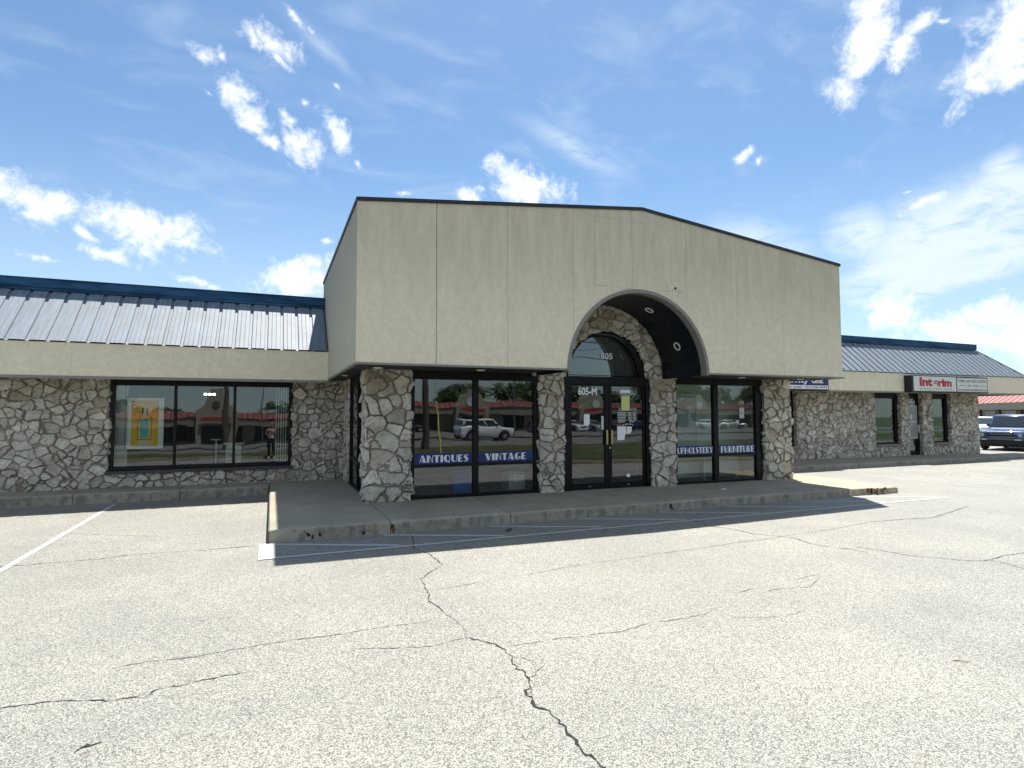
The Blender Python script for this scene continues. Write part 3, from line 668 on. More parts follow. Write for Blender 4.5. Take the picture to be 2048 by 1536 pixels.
# cracks in the asphalt: open, ragged seams
CRACKS = [
(0.016,0,[(1.945,8.571),(1.868,8.034),(1.773,7.667),(1.882,7.339),(1.902,7.026),(1.910,6.700)]),
(0.014,0,[(1.910,6.700),(1.703,6.493),(1.529,6.228),(1.512,5.987),(1.485,5.881),(1.485,5.686),(1.422,5.503),(1.470,5.310),(1.471,5.103)]),
(0.01,0,[(1.471,5.103),(1.512,4.851),(1.525,4.650),(1.465,4.510)]),
(0.016,0,[(1.465,4.510),(1.561,4.382),(1.643,4.280),(1.672,4.122)]),
(0.019,0,[(1.672,4.122),(1.672,4.015),(1.636,3.899),(1.632,3.817),(1.648,3.744),(1.634,3.672),(1.611,3.570)]),
(0.024,0,[(1.611,3.570),(1.540,3.449),(1.547,3.390),(1.527,3.313),(1.547,3.253),(1.570,3.213),(1.577,3.142)]),
(0.019,0,[(1.577,3.142),(1.583,3.073),(1.578,2.985),(1.576,2.907),(1.562,2.847),(1.569,2.772),(1.575,2.716),(1.595,2.670),(1.589,2.607),(1.600,2.514),(1.561,2.427)]),
(0.013,0,[(1.611,3.570),(1.585,3.475),(1.540,3.449)]),
(0.011,0,[(1.348,4.970),(1.127,4.974),(0.995,4.990),(0.795,4.977),(0.627,4.962),(0.454,4.966),(0.217,4.988),(-0.025,4.978),(-0.281,4.961),(-0.499,4.934),(-0.771,4.968),(-1.012,4.945)]),
(0.01,1,[(1.458,4.506),(1.343,4.474),(1.166,4.432),(0.925,4.508),(0.586,4.629)]),
(0.011,0,[(1.728,4.211),(1.917,4.198),(2.127,4.202),(2.392,4.135),(2.441,4.169),(2.650,4.117),(3.025,4.191)]),
(0.011,0,[(1.683,4.025),(1.742,3.956),(1.799,3.873)]),
(0.012,0,[(1.634,3.672),(1.699,3.670),(1.724,3.725),(1.781,3.768),(1.839,3.799)]),
(0.009,1,[(1.509,5.814),(1.854,5.842),(2.171,5.892)]),
(0.01,1,[(2.599,5.939),(3.055,6.026),(3.745,6.117),(4.431,6.119)]),
(0.008,1,[(1.469,6.385),(1.475,6.219),(1.529,6.228)]),
(0.013,0,[(-1.765,4.594),(-1.501,4.549),(-1.333,4.536),(-1.198,4.526),(-0.914,4.407),(-0.801,4.395),(-0.711,4.369),(-0.656,4.446),(-0.599,4.461),(-0.498,4.458),(-0.429,4.483),(-0.325,4.495),(-0.142,4.503)]),
(0.016,0,[(-3.220,8.633),(-2.914,8.666),(-2.414,8.668),(-1.952,8.652),(-1.715,8.740),(-1.331,8.725),(-0.827,8.664),(-0.090,8.675)]),
(0.016,1,[(-2.826,10.717),(-2.256,10.338),(-1.859,10.102),(-1.443,9.859)]),
(0.05,0,[(-0.923,3.805),(-0.906,3.829),(-0.888,3.851),(-0.859,3.862),(-0.825,3.869)]),
(0.02,2,[(-0.896,3.790),(-0.859,3.795),(-0.840,3.813)]),
(0.02,0,[(-1.046,3.790),(-1.010,3.795)]),
(0.02,0,[(6.425,8.084),(6.540,7.942),(6.445,7.348),(6.626,6.913),(6.626,6.622),(6.944,6.187),(6.855,5.750),(7.042,5.406),(7.099,5.145)]),
(0.016,0,[(7.211,5.481),(7.370,5.189),(7.426,4.851),(7.658,4.604),(7.821,4.392),(8.092,4.323),(8.515,4.387),(8.911,4.372),(9.247,4.334)]),
(0.014,0,[(8.092,4.323),(8.096,4.137),(8.002,3.933),(7.994,3.756)]),
(0.013,1,[(4.464,6.165),(5.295,6.185),(6.068,6.267),(6.531,6.259),(7.119,6.342),(8.018,6.392),(9.099,6.577)]),
(0.03,1,[(9.099,6.577),(9.894,6.502),(10.457,6.408),(12.313,6.907)]),
(0.012,0,[(4.309,4.539),(4.592,4.581)]),
(0.011,1,[(4.600,4.447),(4.756,4.478),(5.160,4.387),(5.474,4.558)]),
(0.011,1,[(5.193,4.641),(5.677,4.702)]),
(0.011,0,[(3.028,4.195),(3.165,4.174),(3.353,4.166),(3.677,4.190)]),
(0.01,0,[(3.753,4.046),(3.976,3.912),(4.358,3.865),(4.484,3.915)]),
(0.035,2,[(4.587,2.717),(4.616,2.691),(4.662,2.645)]),
(0.02,2,[(3.154,2.042),(3.206,2.037),(3.226,2.018)]),
]
ck = MB()
def crack(px, w, mi=0, jit=0.02, z=0.0030):
    w *= 0.72
    pts = []
    rs = random.Random(len(ck.v))
    for a, b in zip(px, px[1:]):
        d = math.hypot(b[0]-a[0], b[1]-a[1]); k = max(1, int(d/0.028))
        for i in range(k):
            t = i/k; pts.append((a[0]+(b[0]-a[0])*t+rs.uniform(-jit, jit), a[1]+(b[1]-a[1])*t+rs.uniform(-jit, jit)))
    pts.append(px[-1]); ws = [w*rs.choice((.25, .5, .8, 1, 1.2, 1.6))*min(1, .25+min(i, len(pts)-1-i)/4) for i in range(len(pts))]
    P = ribbon2(pts, ws); n = len(pts)
    for i in range(n-1): ck.add([(*P[i], z), (*P[2*n-1-i], z), (*P[2*n-2-i], z), (*P[i+1], z)], [(0,1,2,3)], mi)
for w, mi, pts in CRACKS: crack(pts, w, 1 if (mi == 0 and w < .0125) else mi, min(0.018, w*0.8))
tag(ck.build('pavement_cracks', ['crack_fill', 'faint_crack', 'rust']), kind='structure')

# ------------------------------------------------------------------ the shop building
BLD = thing('shop_building', (6.6, 10.7, 0), 'long field stone shop row with a tall tan gabled block over its arched entrance', 'building')
def gtop(x): return ZC + (ZP-ZC)*(1-abs(x-XP)/((XR-XL)/2))
def abot(x):
    d = abs(x-AX); return max(ZS, AZ+math.sqrt(AR*AR-d*d)) if d < AR else ZS
# front panels with open joints, over a backing board
JT = [XL, 2.487, 3.76, 5.056, 6.345, 7.62, 8.92, 10.215, 11.51, XR]
def panel_poly(x0, x1, g=0.0):
    xs = sorted(set([x0, x1] + [x for x in (XP, AX-AR, AX+AR) if x0 < x < x1] + [AX-AR*math.cos(math.pi*k/60) for k in range(1, 60) if x0 < AX-AR*math.cos(math.pi*k/60) < x1]))
    pb = []
    for x in xs:
        if abs(abs(x-AX)-AR) < 1e-6:
            side = [(x, ZS), (x, AZ+0.0)]
            pb.append((x, ZS))
        else: pb.append((x, abot(x)))
    pt = [(x, gtop(x)-.03) for x in xs if x in (x0, x1, XP)]
    return pb + pt[::-1]
fp = MB()
for i, (a, b) in enumerate(zip(JT, JT[1:])):
    g0 = .0055 if i == 1 else .0024; g1 = .0055 if i == 0 else .0024
    fp.extrude_y(panel_poly(a+(g0 if i else 0), b-(g1 if i < len(JT)-2 else 0)), YB, YB+.02)
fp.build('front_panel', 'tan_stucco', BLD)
bk = MB(); bk.extrude_y(panel_poly(XL+.02, XR-.02), YB+.024, YB+.10); bk.build('backing_board', 'grey_trim', BLD)
# outline of a sign taken down, and a cable hole
gs = MB()
def vline(x, z0, z1, w, y=YB-.003): gs.box(x-w/2, x+w/2, y, YB+.001, z0, z1)
vline(5.515, 4.18, 5.475, .006)
for a, b, z, w in ((5.515, 5.85, 4.176, .010), (5.95, 6.35, 4.165, .005), (5.52, 6.0, 5.478, .005), (6.3, 6.62, 5.475, .008), (6.95, 7.15, 5.47, .005)): gs.box(a, b, YB-.003, YB+.001, z-w/2, z+w/2)
for a, b, z in ((7.12, 7.2, 4.185), (7.2, 7.27, 4.19), (7.27, 7.33, 4.215), (7.35, 7.40, 4.205), (7.40, 7.50, 4.175)): gs.box(a, b, YB-.003, YB+.001, z, z+.014)
gs.build('patch_seam', 'patch_line', BLD)
hl = MB(); hl.tube([(7.352, YB-.004, 4.262), (7.352, YB+.002, 4.262)], .026, 10); hl.tube([(7.13, YB-.004, 4.27), (7.13, YB+.002, 4.27)], .010, 8); hl.build('cable_hole', 'black_frame', BLD)
# sides, roof, back of the block
sw = MB()
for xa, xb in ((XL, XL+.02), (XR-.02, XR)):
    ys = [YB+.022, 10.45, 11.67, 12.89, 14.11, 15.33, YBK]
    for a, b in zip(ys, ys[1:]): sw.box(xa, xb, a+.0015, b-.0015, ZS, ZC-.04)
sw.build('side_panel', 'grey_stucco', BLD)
sb = MB(); sb.box(XL+.022, XL+.06, YB+.11, YBK, ZS+.004, ZC-.05); sb.box(XR-.06, XR-.022, YB+.11, YBK, ZS+.004, ZC-.05); sb.box(XL+.06, XR-.06, YBK-.08, YBK-.002, 2.75, ZC-.05)
sb.build('side_backing', 'grey_trim', BLD)
rf = MB(); rf.extrude_y([(XL-.01, ZC-.035), (XP, ZP-.035), (XR+.01, ZC-.035), (XR+.01, ZC-.02), (XP, ZP-.01), (XL-.01, ZC-.02)], YB+.03, YBK)
rf.build('block_roof', 'black_coping', BLD)
cp = MB()
for xa, xb in ((XL-.02, XP), (XP, XR+.02)):
    za, zb = gtop(xa), gtop(xb)
    cp.add([(xa, YB-.025, za-.045), (xb, YB-.025, zb-.045), (xb, YB-.025, zb+.015), (xa, YB-.025, za+.015), (xa, YB+.2, za-.045), (xb, YB+.2, zb-.045), (xb, YB+.2, zb+.015), (xa, YB+.2, za+.015)],
           [(0,1,2,3),(5,4,7,6),(3,2,6,7),(1,0,4,5),(0,3,7,4),(2,1,5,6)])
for x in (XL, XR): cp.box(x-.022, x+.022, YB+.2, YBK+.01, ZC-.05, ZC+.012)
cp.build('coping', 'black_coping', BLD)
# underside boards and the edge trim
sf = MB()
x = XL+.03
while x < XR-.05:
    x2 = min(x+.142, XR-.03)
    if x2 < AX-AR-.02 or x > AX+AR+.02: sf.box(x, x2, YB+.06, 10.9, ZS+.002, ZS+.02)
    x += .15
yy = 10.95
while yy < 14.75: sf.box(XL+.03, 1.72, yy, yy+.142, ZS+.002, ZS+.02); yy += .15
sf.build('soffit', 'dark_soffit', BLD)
tr = MB()
for a, b in ((XL-.012, AX-AR-.0), (AX+AR+.0, XR+.06)): tr.box(a, b, YB-.012, YB+.055, ZS-.032, ZS-.001)
tr.box(XL-.012, XL+.045, YB+.055, YBK, ZS-.032, ZS-.001); tr.box(XR-.02, XR+.06, YB+.055, YBK, ZS-.032, ZS-.001)
tr.build('edge_trim', 'grey_trim', BLD)
# arch rim and barrel vault
rim = MB(); n = 48
for k in range(n):
    a0, a1 = math.pi*k/n, math.pi*(k+1)/n
    P = []
    for a in (a0, a1):
        for r in (AR-.060, AR+.006): P.append((AX-r*math.cos(a), AZ+r*math.sin(a)))
    (x0,z0),(x1,z1),(x2,z2),(x3,z3) = P
    ya, yb = YB-.012, YB+.16
    rim.add([(x0,ya,z0),(x1,ya,z1),(x3,ya,z3),(x2,ya,z2),(x0,yb,z0),(x1,yb,z1),(x3,yb,z3),(x2,yb,z2)], [(0,1,2,3),(7,6,5,4),(0,3,7,4),(1,5,6,2)])
rim.build('arch_rim', 'grey_trim', BLD)
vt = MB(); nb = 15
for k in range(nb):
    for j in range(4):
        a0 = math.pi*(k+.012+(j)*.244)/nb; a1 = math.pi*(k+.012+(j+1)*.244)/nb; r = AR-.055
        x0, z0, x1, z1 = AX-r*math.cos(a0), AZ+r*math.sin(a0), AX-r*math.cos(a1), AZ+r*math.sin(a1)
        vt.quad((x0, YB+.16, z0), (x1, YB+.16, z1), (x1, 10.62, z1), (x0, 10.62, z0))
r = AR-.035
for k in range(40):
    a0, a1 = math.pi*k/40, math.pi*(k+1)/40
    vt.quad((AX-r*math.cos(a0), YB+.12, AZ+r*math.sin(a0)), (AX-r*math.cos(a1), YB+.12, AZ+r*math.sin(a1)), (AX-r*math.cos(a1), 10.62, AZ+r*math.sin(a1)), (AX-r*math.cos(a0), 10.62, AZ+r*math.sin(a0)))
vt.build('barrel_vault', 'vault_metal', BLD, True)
# recessed lamps
def downlight(x, y, z, nrm=(0, 0, -1), rr=.085):
    nrm = Vector(nrm); q = nrm.orthogonal().normalized(); w = nrm.cross(q); p = Vector((x, y, z)); mb = MB(); n = 20
    def ring(r, d): return [p+nrm*d+r*(math.cos(2*math.pi*k/n)*q+math.sin(2*math.pi*k/n)*w) for k in range(n)]
    rings = [ring(rr, -.01), ring(rr, .008), ring(rr*.72, .012), ring(rr*.60, -.03)]
    vs = [v for g in rings for v in g]; fs = [(i*n+k, i*n+(k+1) % n, (i+1)*n+(k+1) % n, (i+1)*n+k) for i in range(3) for k in range(n)]
    mb.add(vs, fs, 0); mb.add(rings[3], [tuple(range(n))], 1)
    return mb.build('recessed_light', ['lamp_white', 'lamp_lens'], BLD)
for x, y in ((1.72, 10.25), (3.59, 10.12), (9.92, 10.12), (11.75, 10.12)): downlight(x, y, ZS)
downlight(1.43, 12.6, ZS, rr=.07)
for ang, y in ((63, 9.92), (25, 9.92)):
    a = R(ang); downlight(AX+(AR-.058)*math.cos(a), y, AZ+(AR-.058)*math.sin(a), (-math.cos(a), 0, -math.sin(a)), .095)

# ---- stone piers and walls
def pier(path, seed, size=.27, step=.0115, z1=ZS+.01):
    mb, at = MB(), []; stone_sweep(mb, at, path, .06, z1, step, size, seed, (1.9, 2.8)); return stone_build(mb, at, 'stone_pier', BLD)
pier([(1.57, 11.2), (1.57, 10.63), (2.42, 10.63), (2.42, 10.8)], 101, .30)
pier([(5.04, 10.8), (5.04, 10.62), (5.62, 10.62), (5.62, 10.85)], 211, .25, z1=2.56)
pier([(7.77, 10.85), (7.77, 10.62), (8.47, 10.62), (8.47, 10.8)], 321, .25, z1=2.56)
pier([(11.10, 10.8), (11.10, 10.62), (12.0, 10.62), (12.0, 12.4)], 401, .27)
pier([(1.66, 14.83), (1.66, 13.66), (1.75, 13.66)], 77, .25)
# the stone arch over the door
SX, SR = 6.68, 1.0
mb, at = MB(), []
path = resample([(1.80, 10.62, 0), (SR, 10.62, 0), (SR, 10.80, 0)], .014)
na = 230; PP, NN = [], []
for i in range(na):
    a = math.pi*(i/(na-1)); ca, sa = -math.cos(a), math.sin(a)
    for j, p in enumerate(path):
        t = (path[min(len(path)-1, j+1)]-path[max(0, j-1)]).normalized(); nr, ny = -t.y, t.x
        PP.append((SX+p.x*ca, p.y, AZ+p.x*sa)); NN.append((nr*ca, ny, nr*sa))
PP = np.array(PP); NN = np.array(NN)
grid_stone(mb, at, PP, NN, na, len(path), .225, 909, (2.2, 5.6))
stone_build(mb, at, 'stone_arch', BLD)
# left wing wall
mb, at = MB(), []
kw = dict(step=.0155, size=.225, seed=515, brown_z=(1.7, 3.0))
stone_sweep(mb, at, [(XWL, YW), (-3.22, YW), (-3.22, 14.98)], .06, 2.60, **kw)
stone_sweep(mb, at, [(-3.24, YW), (0.47, YW)], .06, .515, **kw)
stone_sweep(mb, at, [(0.46, 14.98), (0.46, YW), (1.64, YW)], .06, 2.60, **kw)
stone_build(mb, at, 'stone_wall', BLD)
# right wing wall
mb, at = MB(), []
kw = dict(step=.021, size=.235, seed=717, brown_z=(1.3, 2.5))
stone_sweep(mb, at, [(12.2, YW), (13.5, YW), (13.5, 15.0)], .0, 2.60, **kw)
stone_sweep(mb, at, [(13.48, YW), (16.98, YW)], .0, .54, **kw)
stone_sweep(mb, at, [(16.96, 15.0), (16.96, YW), (21.04, YW), (21.04, 15.0)], .0, 2.60, **kw)
stone_sweep(mb, at, [(21.02, YW), (22.50, YW)], .0, .50, **kw)
stone_sweep(mb, at, [(22.46, 15.0), (22.46, YW), (22.98, YW), (22.98, 15.0)], .0, 2.60, **kw)
stone_sweep(mb, at, [(23.76, 15.0), (23.76, YW), (24.40, YW), (24.40, 15.0)], .0, 2.60, **kw)
stone_sweep(mb, at, [(24.38, YW), (25.55, YW)], .0, .50, **kw)
stone_sweep(mb, at, [(25.52, 15.0), (25.52, YW), (27.42, YW), (27.42, 16.2)], .0, 2.60, **kw)
stone_build(mb, at, 'stone_wall', BLD)
ew = MB(); ew.box(27.35, 27.42, 16.2, 30, 0, 4.25); ew.box(XWL, 27.42, 30.0, 30.2, 0, 4.25); ew.box(XWL-.05, XWL, 14.8, 30, 0, 4.25); ew.build('rear_wall', 'mall_tan', BLD)

# ---- shop windows
def glass_pane(x0, x1, z0, z1, y, parent, mat='storefront_glass', tilt=0.0, swing=0.0):
    dy = math.tan(tilt)*(z1-z0); sx = math.tan(swing)*(x1-x0)
    return mesh_obj('pane', [(x0, y-sx/2, z0), (x1, y+sx/2, z0), (x1, y+dy+sx/2, z1), (x0, y+dy-sx/2, z1)], [(0,1,2,3)], mat, parent)
def frame_mesh(xs, zs, y0, y1):
    # xs, zs: lists of (from, to) bars; the uprights run full height, the rails butt between them
    mb = MB(); z0, z1 = zs[0][0], zs[-1][1]
    for a, b in xs: mb.box(a, b, y0, y1, z0, z1)
    for c, d in zs:
        for (a, b), (a2, b2) in zip(xs, xs[1:]): mb.box(b, a2, y0+.004, y1-.004, c, d)
    return mb
# big window of the left wing
w = frame_mesh([(-3.215, -3.14), (-2.02, -1.965), (-.82, -.765), (.385, .455)], [(.565, .655), (2.425, 2.58)], 14.86, 14.95).build('storefront_window', 'black_frame', BLD)
bevel(w, .004)
for i, (a, b) in enumerate(((-3.14, -2.02), (-1.965, -.82), (-.765, .385))): glass_pane(a, b, .655, 2.425, 14.905, w, 'storefront_glass', R((.62, .58, .66)[i]), R((-.10, .06, .02)[i]))
sl_ = MB(); sl_.box(-3.26, .50, 14.74, 14.95, .500, .562); bevel(sl_.build('window_sill', 'dark_sill', w), .008)
# entrance windows
def shopwin(xs, zb, rail, words, tilt):
    w = frame_mesh(xs, [(.06, zb), rail, (2.445, ZS+.0)], YG-.05, YG+.05).build('storefront_window', 'black_frame', BLD); bevel(w, .004)
    for i, ((a, b), (a2, b2)) in enumerate(zip(xs, xs[1:])):
        glass_pane(b, a2, zb, rail[0], YG, w, 'storefront_glass', R(tilt), R(.05*(i*2-1))); glass_pane(b, a2, rail[1], 2.445, YG, w, 'storefront_glass', R(tilt*.5), R(-.04*(i*2-1)))
        bd = MB(); bd.box(b+.002, a2-.002, YG-.008, YG-.005, rail[1]+.001, 1.033); bd.build('vinyl_band', 'vinyl_blue', w)
        s, u0, u1, z0, z1 = words[i]; deco_text('lettering', s, u0, u1, z0, z1, YG-.0105, 'letter_white', w)
    return w
shopwin([(2.40, 2.485), (3.645, 3.755), (4.955, 5.06)], .25, (.772, .828), [('ANTIQUES', 2.59, 3.555, .862, .998), ('VINTAGE', 3.905, 4.785, .865, 1.0)], .0)
w2 = shopwin([(8.45, 8.54), (9.605, 9.74), (10.91, 11.12)], .215, (.772, .828), [('UPHOLSTERY', 8.56, 9.595, .856, 1.0), ('FURNITURE', 9.835, 10.86, .85, 1.0)], .1)
text_rect('lettering', '605', 10.42, 10.575, 1.995, 2.085, YG-.006, 'faded_white', w2, .02)
# side window round the corner
sidew = MB(); X0, X1 = 1.66, 1.74
for a, b in ((11.2, 11.27), (12.36, 12.44), (13.58, 13.66)): sidew.box(X0, X1, a, b, .06, ZS)
for c, d in ((.06, .25), (.772, .828), (2.42, ZS)):
    for a, b in ((11.27, 12.36), (12.44, 13.58)): sidew.box(X0+.004, X1-.004, a, b, c, d)
sidew = sidew.build('side_window', 'black_frame', BLD)
for a, b in ((11.27, 12.36), (12.44, 13.58)):
    for c, d in ((.25, .772), (.828, 2.42)): mesh_obj('pane', [(1.70, b, c), (1.70, a, c), (1.70, a, d), (1.70, b, d)], [(0,1,2,3)], 'storefront_glass', sidew)
# entrance: jambs, transom and two doors
df = MB(); df.box(5.62, 5.775, YG-.07, YG+.25, .06, 2.40); df.box(7.685, 7.79, YG-.07, YG+.25, .06, 2.40); df.box(5.62, 7.79, YG-.07, YG+.25, 2.40, 2.575)
n = 40
for k in range(n):
    a0, a1 = math.pi*k/n, math.pi*(k+1)/n
    for r0, r1, ya, yb in ((.955, 1.03, YG-.08, YG+.30), (.925, .955, YG+.16, YG+.26)):
        P = [(SX-r*math.cos(a), AZ+r*math.sin(a)) for a in (a0, a1) for r in (r0, r1)]; (x0,z0),(x1,z1),(x2,z2),(x3,z3) = P
        df.add([(x0,ya,z0),(x1,ya,z1),(x3,ya,z3),(x2,ya,z2),(x0,yb,z0),(x1,yb,z1),(x3,yb,z3),(x2,yb,z2)], [(0,1,2,3),(7,6,5,4),(0,3,7,4),(1,5,6,2)])
dfo = df.build('door_frame', 'black_frame', BLD)
gl = [(SX-.935*math.cos(math.pi*k/40), YG+.21, AZ+.935*math.sin(math.pi*k/40)) for k in range(41)]
gl = [(gl[0][0], YG+.21, 2.575)] + [p for p in gl if p[2] > 2.58] + [(gl[-1][0], YG+.21, 2.575)]
mesh_obj('transom_pane', gl, [tuple(range(len(gl)))], 'storefront_glass', dfo)
text_rect('lettering', '605', 6.69, 6.995, 2.985, 3.125, YG+.195, 'letter_white', dfo, .02)
def door(x0, x1, gx0, gx1):
    mb = MB(); y0, y1 = YG-.03, YG+.025
    mb.box(x0, gx0, y0, y1, .17, 2.395); mb.box(gx1, x1, y0, y1, .17, 2.395); mb.box(gx0, gx1, y0+.002, y1-.002, .17, .31); mb.box(gx0, gx1, y0+.002, y1-.002, 2.375, 2.395)
    d = mb.build('door', 'black_frame', BLD); bevel(d, .004); glass_pane(gx0, gx1, .31, 2.375, YG-.005, d, 'storefront_glass', R(.05), R(.03)); return d
d1 = door(5.78, 6.725, 5.835, 6.635); d2 = door(6.735, 7.68, 6.815, 7.625)
for d, x in ((d1, 6.665), (d2, 6.785)):
    h = MB(); h.box(x-.022, x+.022, YG-.085, YG-.075, 1.12, 1.43); h.box(x-.012, x+.012, YG-.075, YG-.03, 1.14, 1.17); h.box(x-.012, x+.012, YG-.075, YG-.03, 1.38, 1.41); bevel(h.build('pull_handle', 'brass_handle', d), .003)
lk = MB(); lk.tube([(6.765, YG-.034, 1.045), (6.765, YG-.028, 1.045)], .018, 12); lk.build('lock', 'chrome', d2)
for d, x in ((d1, 6.26), (d2, 7.22)):
    kp = MB(); kp.box(x-.03, x+.03, YG-.033, YG-.027, .235, .248); kp.build('badge', 'alloy', d)
text_rect('lettering', '605-M', 6.0, 6.46, 2.175, 2.345, YG-.0085, 'letter_white', d1, .035)
text_rect('lettering', 'BUSINESS HOURS', 7.015, 7.475, 1.845, 1.90, YG-.0085, 'faded_white', d2, .01)
hr = MB()
for k in range(7):
    z = 1.800-.0335*k
    rr_ = random.Random(k)
    if k < 6:
        for a, b in ((6.975, 6.975+.20+.05*rr_.random()), (7.245, 7.345), (7.365, 7.465)): hr.box(a, b, YG-.0085, YG-.0075, z-.010, z+.008)
    else:
        hr.box(6.99, 7.17, YG-.0085, YG-.0075, z-.010, z+.008); hr.box(7.28, 7.40, YG-.0085, YG-.0075, z-.010, z+.008)
hr.build('hours_decal', 'faded_white', d2)
am = arc_band(7.24, 1.505, .13, .035, .155, .060, 10, 170, 0, 12)
amb = MB(); q = [(a, YG-.0082, b) for a, b in am]; 
for k in range(12):
    if k % 3 != 2: amb.add([q[k], q[k+1], q[len(q)-2-k], q[len(q)-1-k]], [(0,1,2,3)])
amb.build('arched_decal', 'faded_white', d2)

# right wing windows, door with its bars
def wingwin(x0, x1, z0, z1, jam=.10):
    w = frame_mesh([(x0, x0+.05), (x1-jam, x1)], [(z0, z0+.06), (z1, 2.60)], 14.93, 15.02).build('wing_window', 'black_frame', BLD)
    glass_pane(x0+.05, x1-jam, z0+.06, z1, 14.97, w, 'tinted_glass', R(.25), R(.1))
    s = MB(); s.box(x0-.05, x1+.05, 14.72, 15.0, z0-.075, z0-.003); bevel(s.build('window_sill', 'stone_sill', w), .008); return w
wingwin(13.52, 16.94, .62, 2.30, .12); wingwin(21.06, 22.45, .585, 2.33, .14); wingwin(24.42, 25.51, .585, 2.33, .14)
mb = MB(); y0, y1 = 14.95, 15.0
mb.box(22.99, 23.06, y0, y1, .05, 2.6); mb.box(23.58, 23.75, y0, y1, .05, 2.6); mb.box(23.06, 23.58, y0+.003, y1-.003, .05, .27); mb.box(23.06, 23.58, y0+.003, y1-.003, 2.33, 2.6)
wd = mb.build('wing_door', 'black_frame', BLD); glass_pane(23.06, 23.58, .27, 2.33, 14.975, wd, 'tinted_glass', R(.1))
br = MB()
for k in range(8): x = 23.09+.066*k; br.box(x-.007, x+.007, 14.90, 14.914, .78, 2.05)
for z in (.78, 1.42, 2.05): br.box(23.06, 23.58, 14.914, 14.925, z-.012, z+.012)
br.build('security_bars', 'lamp_white', wd)
h = MB(); h.box(23.62, 23.65, 14.88, 14.895, 1.02, 1.30); h.box(23.62, 23.65, 14.895, 14.95, 1.04, 1.06); h.box(23.62, 23.65, 14.895, 14.95, 1.26, 1.28); h.build('pull_handle', 'lamp_white', wd)
text_rect('lettering', '605-H-I-J', 23.04, 23.56, 2.10, 2.275, 14.968, 'letter_white', wd, .03)
nb_ = MB(); nb_.box(23.08, 23.22, 14.966, 14.968, 1.97, 2.0); nb_.box(23.30, 23.56, 14.966, 14.968, 1.97, 2.0); nb_.build('notice_strip', 'faded_white', wd)

# ---- wings: fascia, soffit, mansard roof, flashing
def wing(xa, xb, hip):
    f = MB(); x = xa
    js = [xa]
    while js[-1]+2.44 < xb: js.append(js[-1]+2.44)
    js.append(xb)
    for a, b in zip(js, js[1:]): f.box(a+.001, b-.001, YF, YF+.02, 2.555, ZF1)
    if hip: f.box(xb-.02, xb, YF+.022, 30, 2.555, ZF1)
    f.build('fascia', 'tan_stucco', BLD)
    g = MB(); g.box(xa, xb-.03, YF+.023, YF+.09, 2.56, ZF1-.01); g.box(xa, xb+.01, YF-.012, YF+.06, 2.50, 2.553)
    if hip: g.box(xb-.04, xb+.012, YF+.06, 30, 2.50, 2.553); g.box(xb-.08, xb-.023, YF+.09, 30, 2.56, ZF1-.01)
    g.build('fascia_trim', 'grey_trim', BLD)
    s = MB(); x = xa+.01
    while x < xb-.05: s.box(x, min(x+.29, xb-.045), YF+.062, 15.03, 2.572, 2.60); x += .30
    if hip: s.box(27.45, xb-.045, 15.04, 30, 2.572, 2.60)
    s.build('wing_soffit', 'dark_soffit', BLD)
    # ribbed mansard: raised pans with sunk seams between
    dy, dz = YT-YF, ZT-ZF1; ln = math.hypot(dy, dz); ny, nz = -dz/ln, dy/ln
    prof = [(0, 0), (.030, 0), (.037, .034), (.11, .035), (.116, .041), (.122, .035), (.20, .035), (.206, .041), (.212, .035), (.291, .034), (.298, 0), (.328, 0)]
    P = .328; mb = MB(); k0 = int((xb-xa)/P)+1; rs = random.Random(5)
    for k in range(k0):
        x0 = xb-.02-(k+1)*P if not hip else xa+k*P
        top = 1.0; cols = []
        dt = rs.uniform(-.006, .004)
        for px, ph in prof:
            x = x0+px
            if x < xa or x > xb: continue
            tm = 1.0 if not hip else max(0.0, min(1.0, (xb-x)/dy))
            pts = []
            for t in (0.0, .5, max(0.02, 1+dt)):
                t = t*tm; hh = ph
                pts.append((x, YF+dy*t+ny*hh-(.012 if t == 0 else 0), ZF1+dz*t+nz*hh))
            cols.append(pts)
        if len(cols) < 2: continue
        vs = [p for c in cols for p in c]; fs = [(i*3+j, (i+1)*3+j, (i+1)*3+j+1, i*3+j+1) for i in range(len(cols)-1) for j in range(2)]
        mb.add(vs, fs)
    o = mb.build('mansard_roof', 'blue_metal', BLD)
    if hip:
        e = MB(); e.quad((xb, YF, ZF1), (xb, 30, ZF1), (xb-dy, 30, ZT), (xb-dy, YT, ZT)); 
        for k in range(40):
            y = YF+.3+k*.4; t = min(1, (y-YF)/dy); e.box(xb-dy*t*0-.01, xb+.0, y-.01, y+.01, ZF1, ZF1+.02)
        e.build('hip_roof', 'blue_metal', BLD)
        hp = MB(); hp.tube([(xb+.01, YF-.02, ZF1+.02), (xb-dy+.01, YT-.02, ZT+.02)], .035, 6); hp.build('hip_cap', 'blue_metal', BLD)
    xe = xb-dy if hip else xb
    b = MB(); b.box(xa, xe, YT-.05, YT+.25, ZT+.10, ZTB); b.box(xa, xe, YT-.035, YT+.24, ZT+.035, ZT+.10); b.box(xa, xe, YT-.065, YT+.26, ZTB, ZTB+.02)
    bevel(b.build('ridge_flashing', 'blue_flashing', BLD), .004)
    c = MB(); c.box(xa, xe-.02, YT+.02, YT+.2, ZF1-.2, ZT+.03); c.box(xa, xe-.02, YT+.26, 30, 4.2, 4.25); c.build('roof_deck', 'black_coping', BLD)
wing(XWL, XL-.002, False); wing(XR+.002, XWR, True)
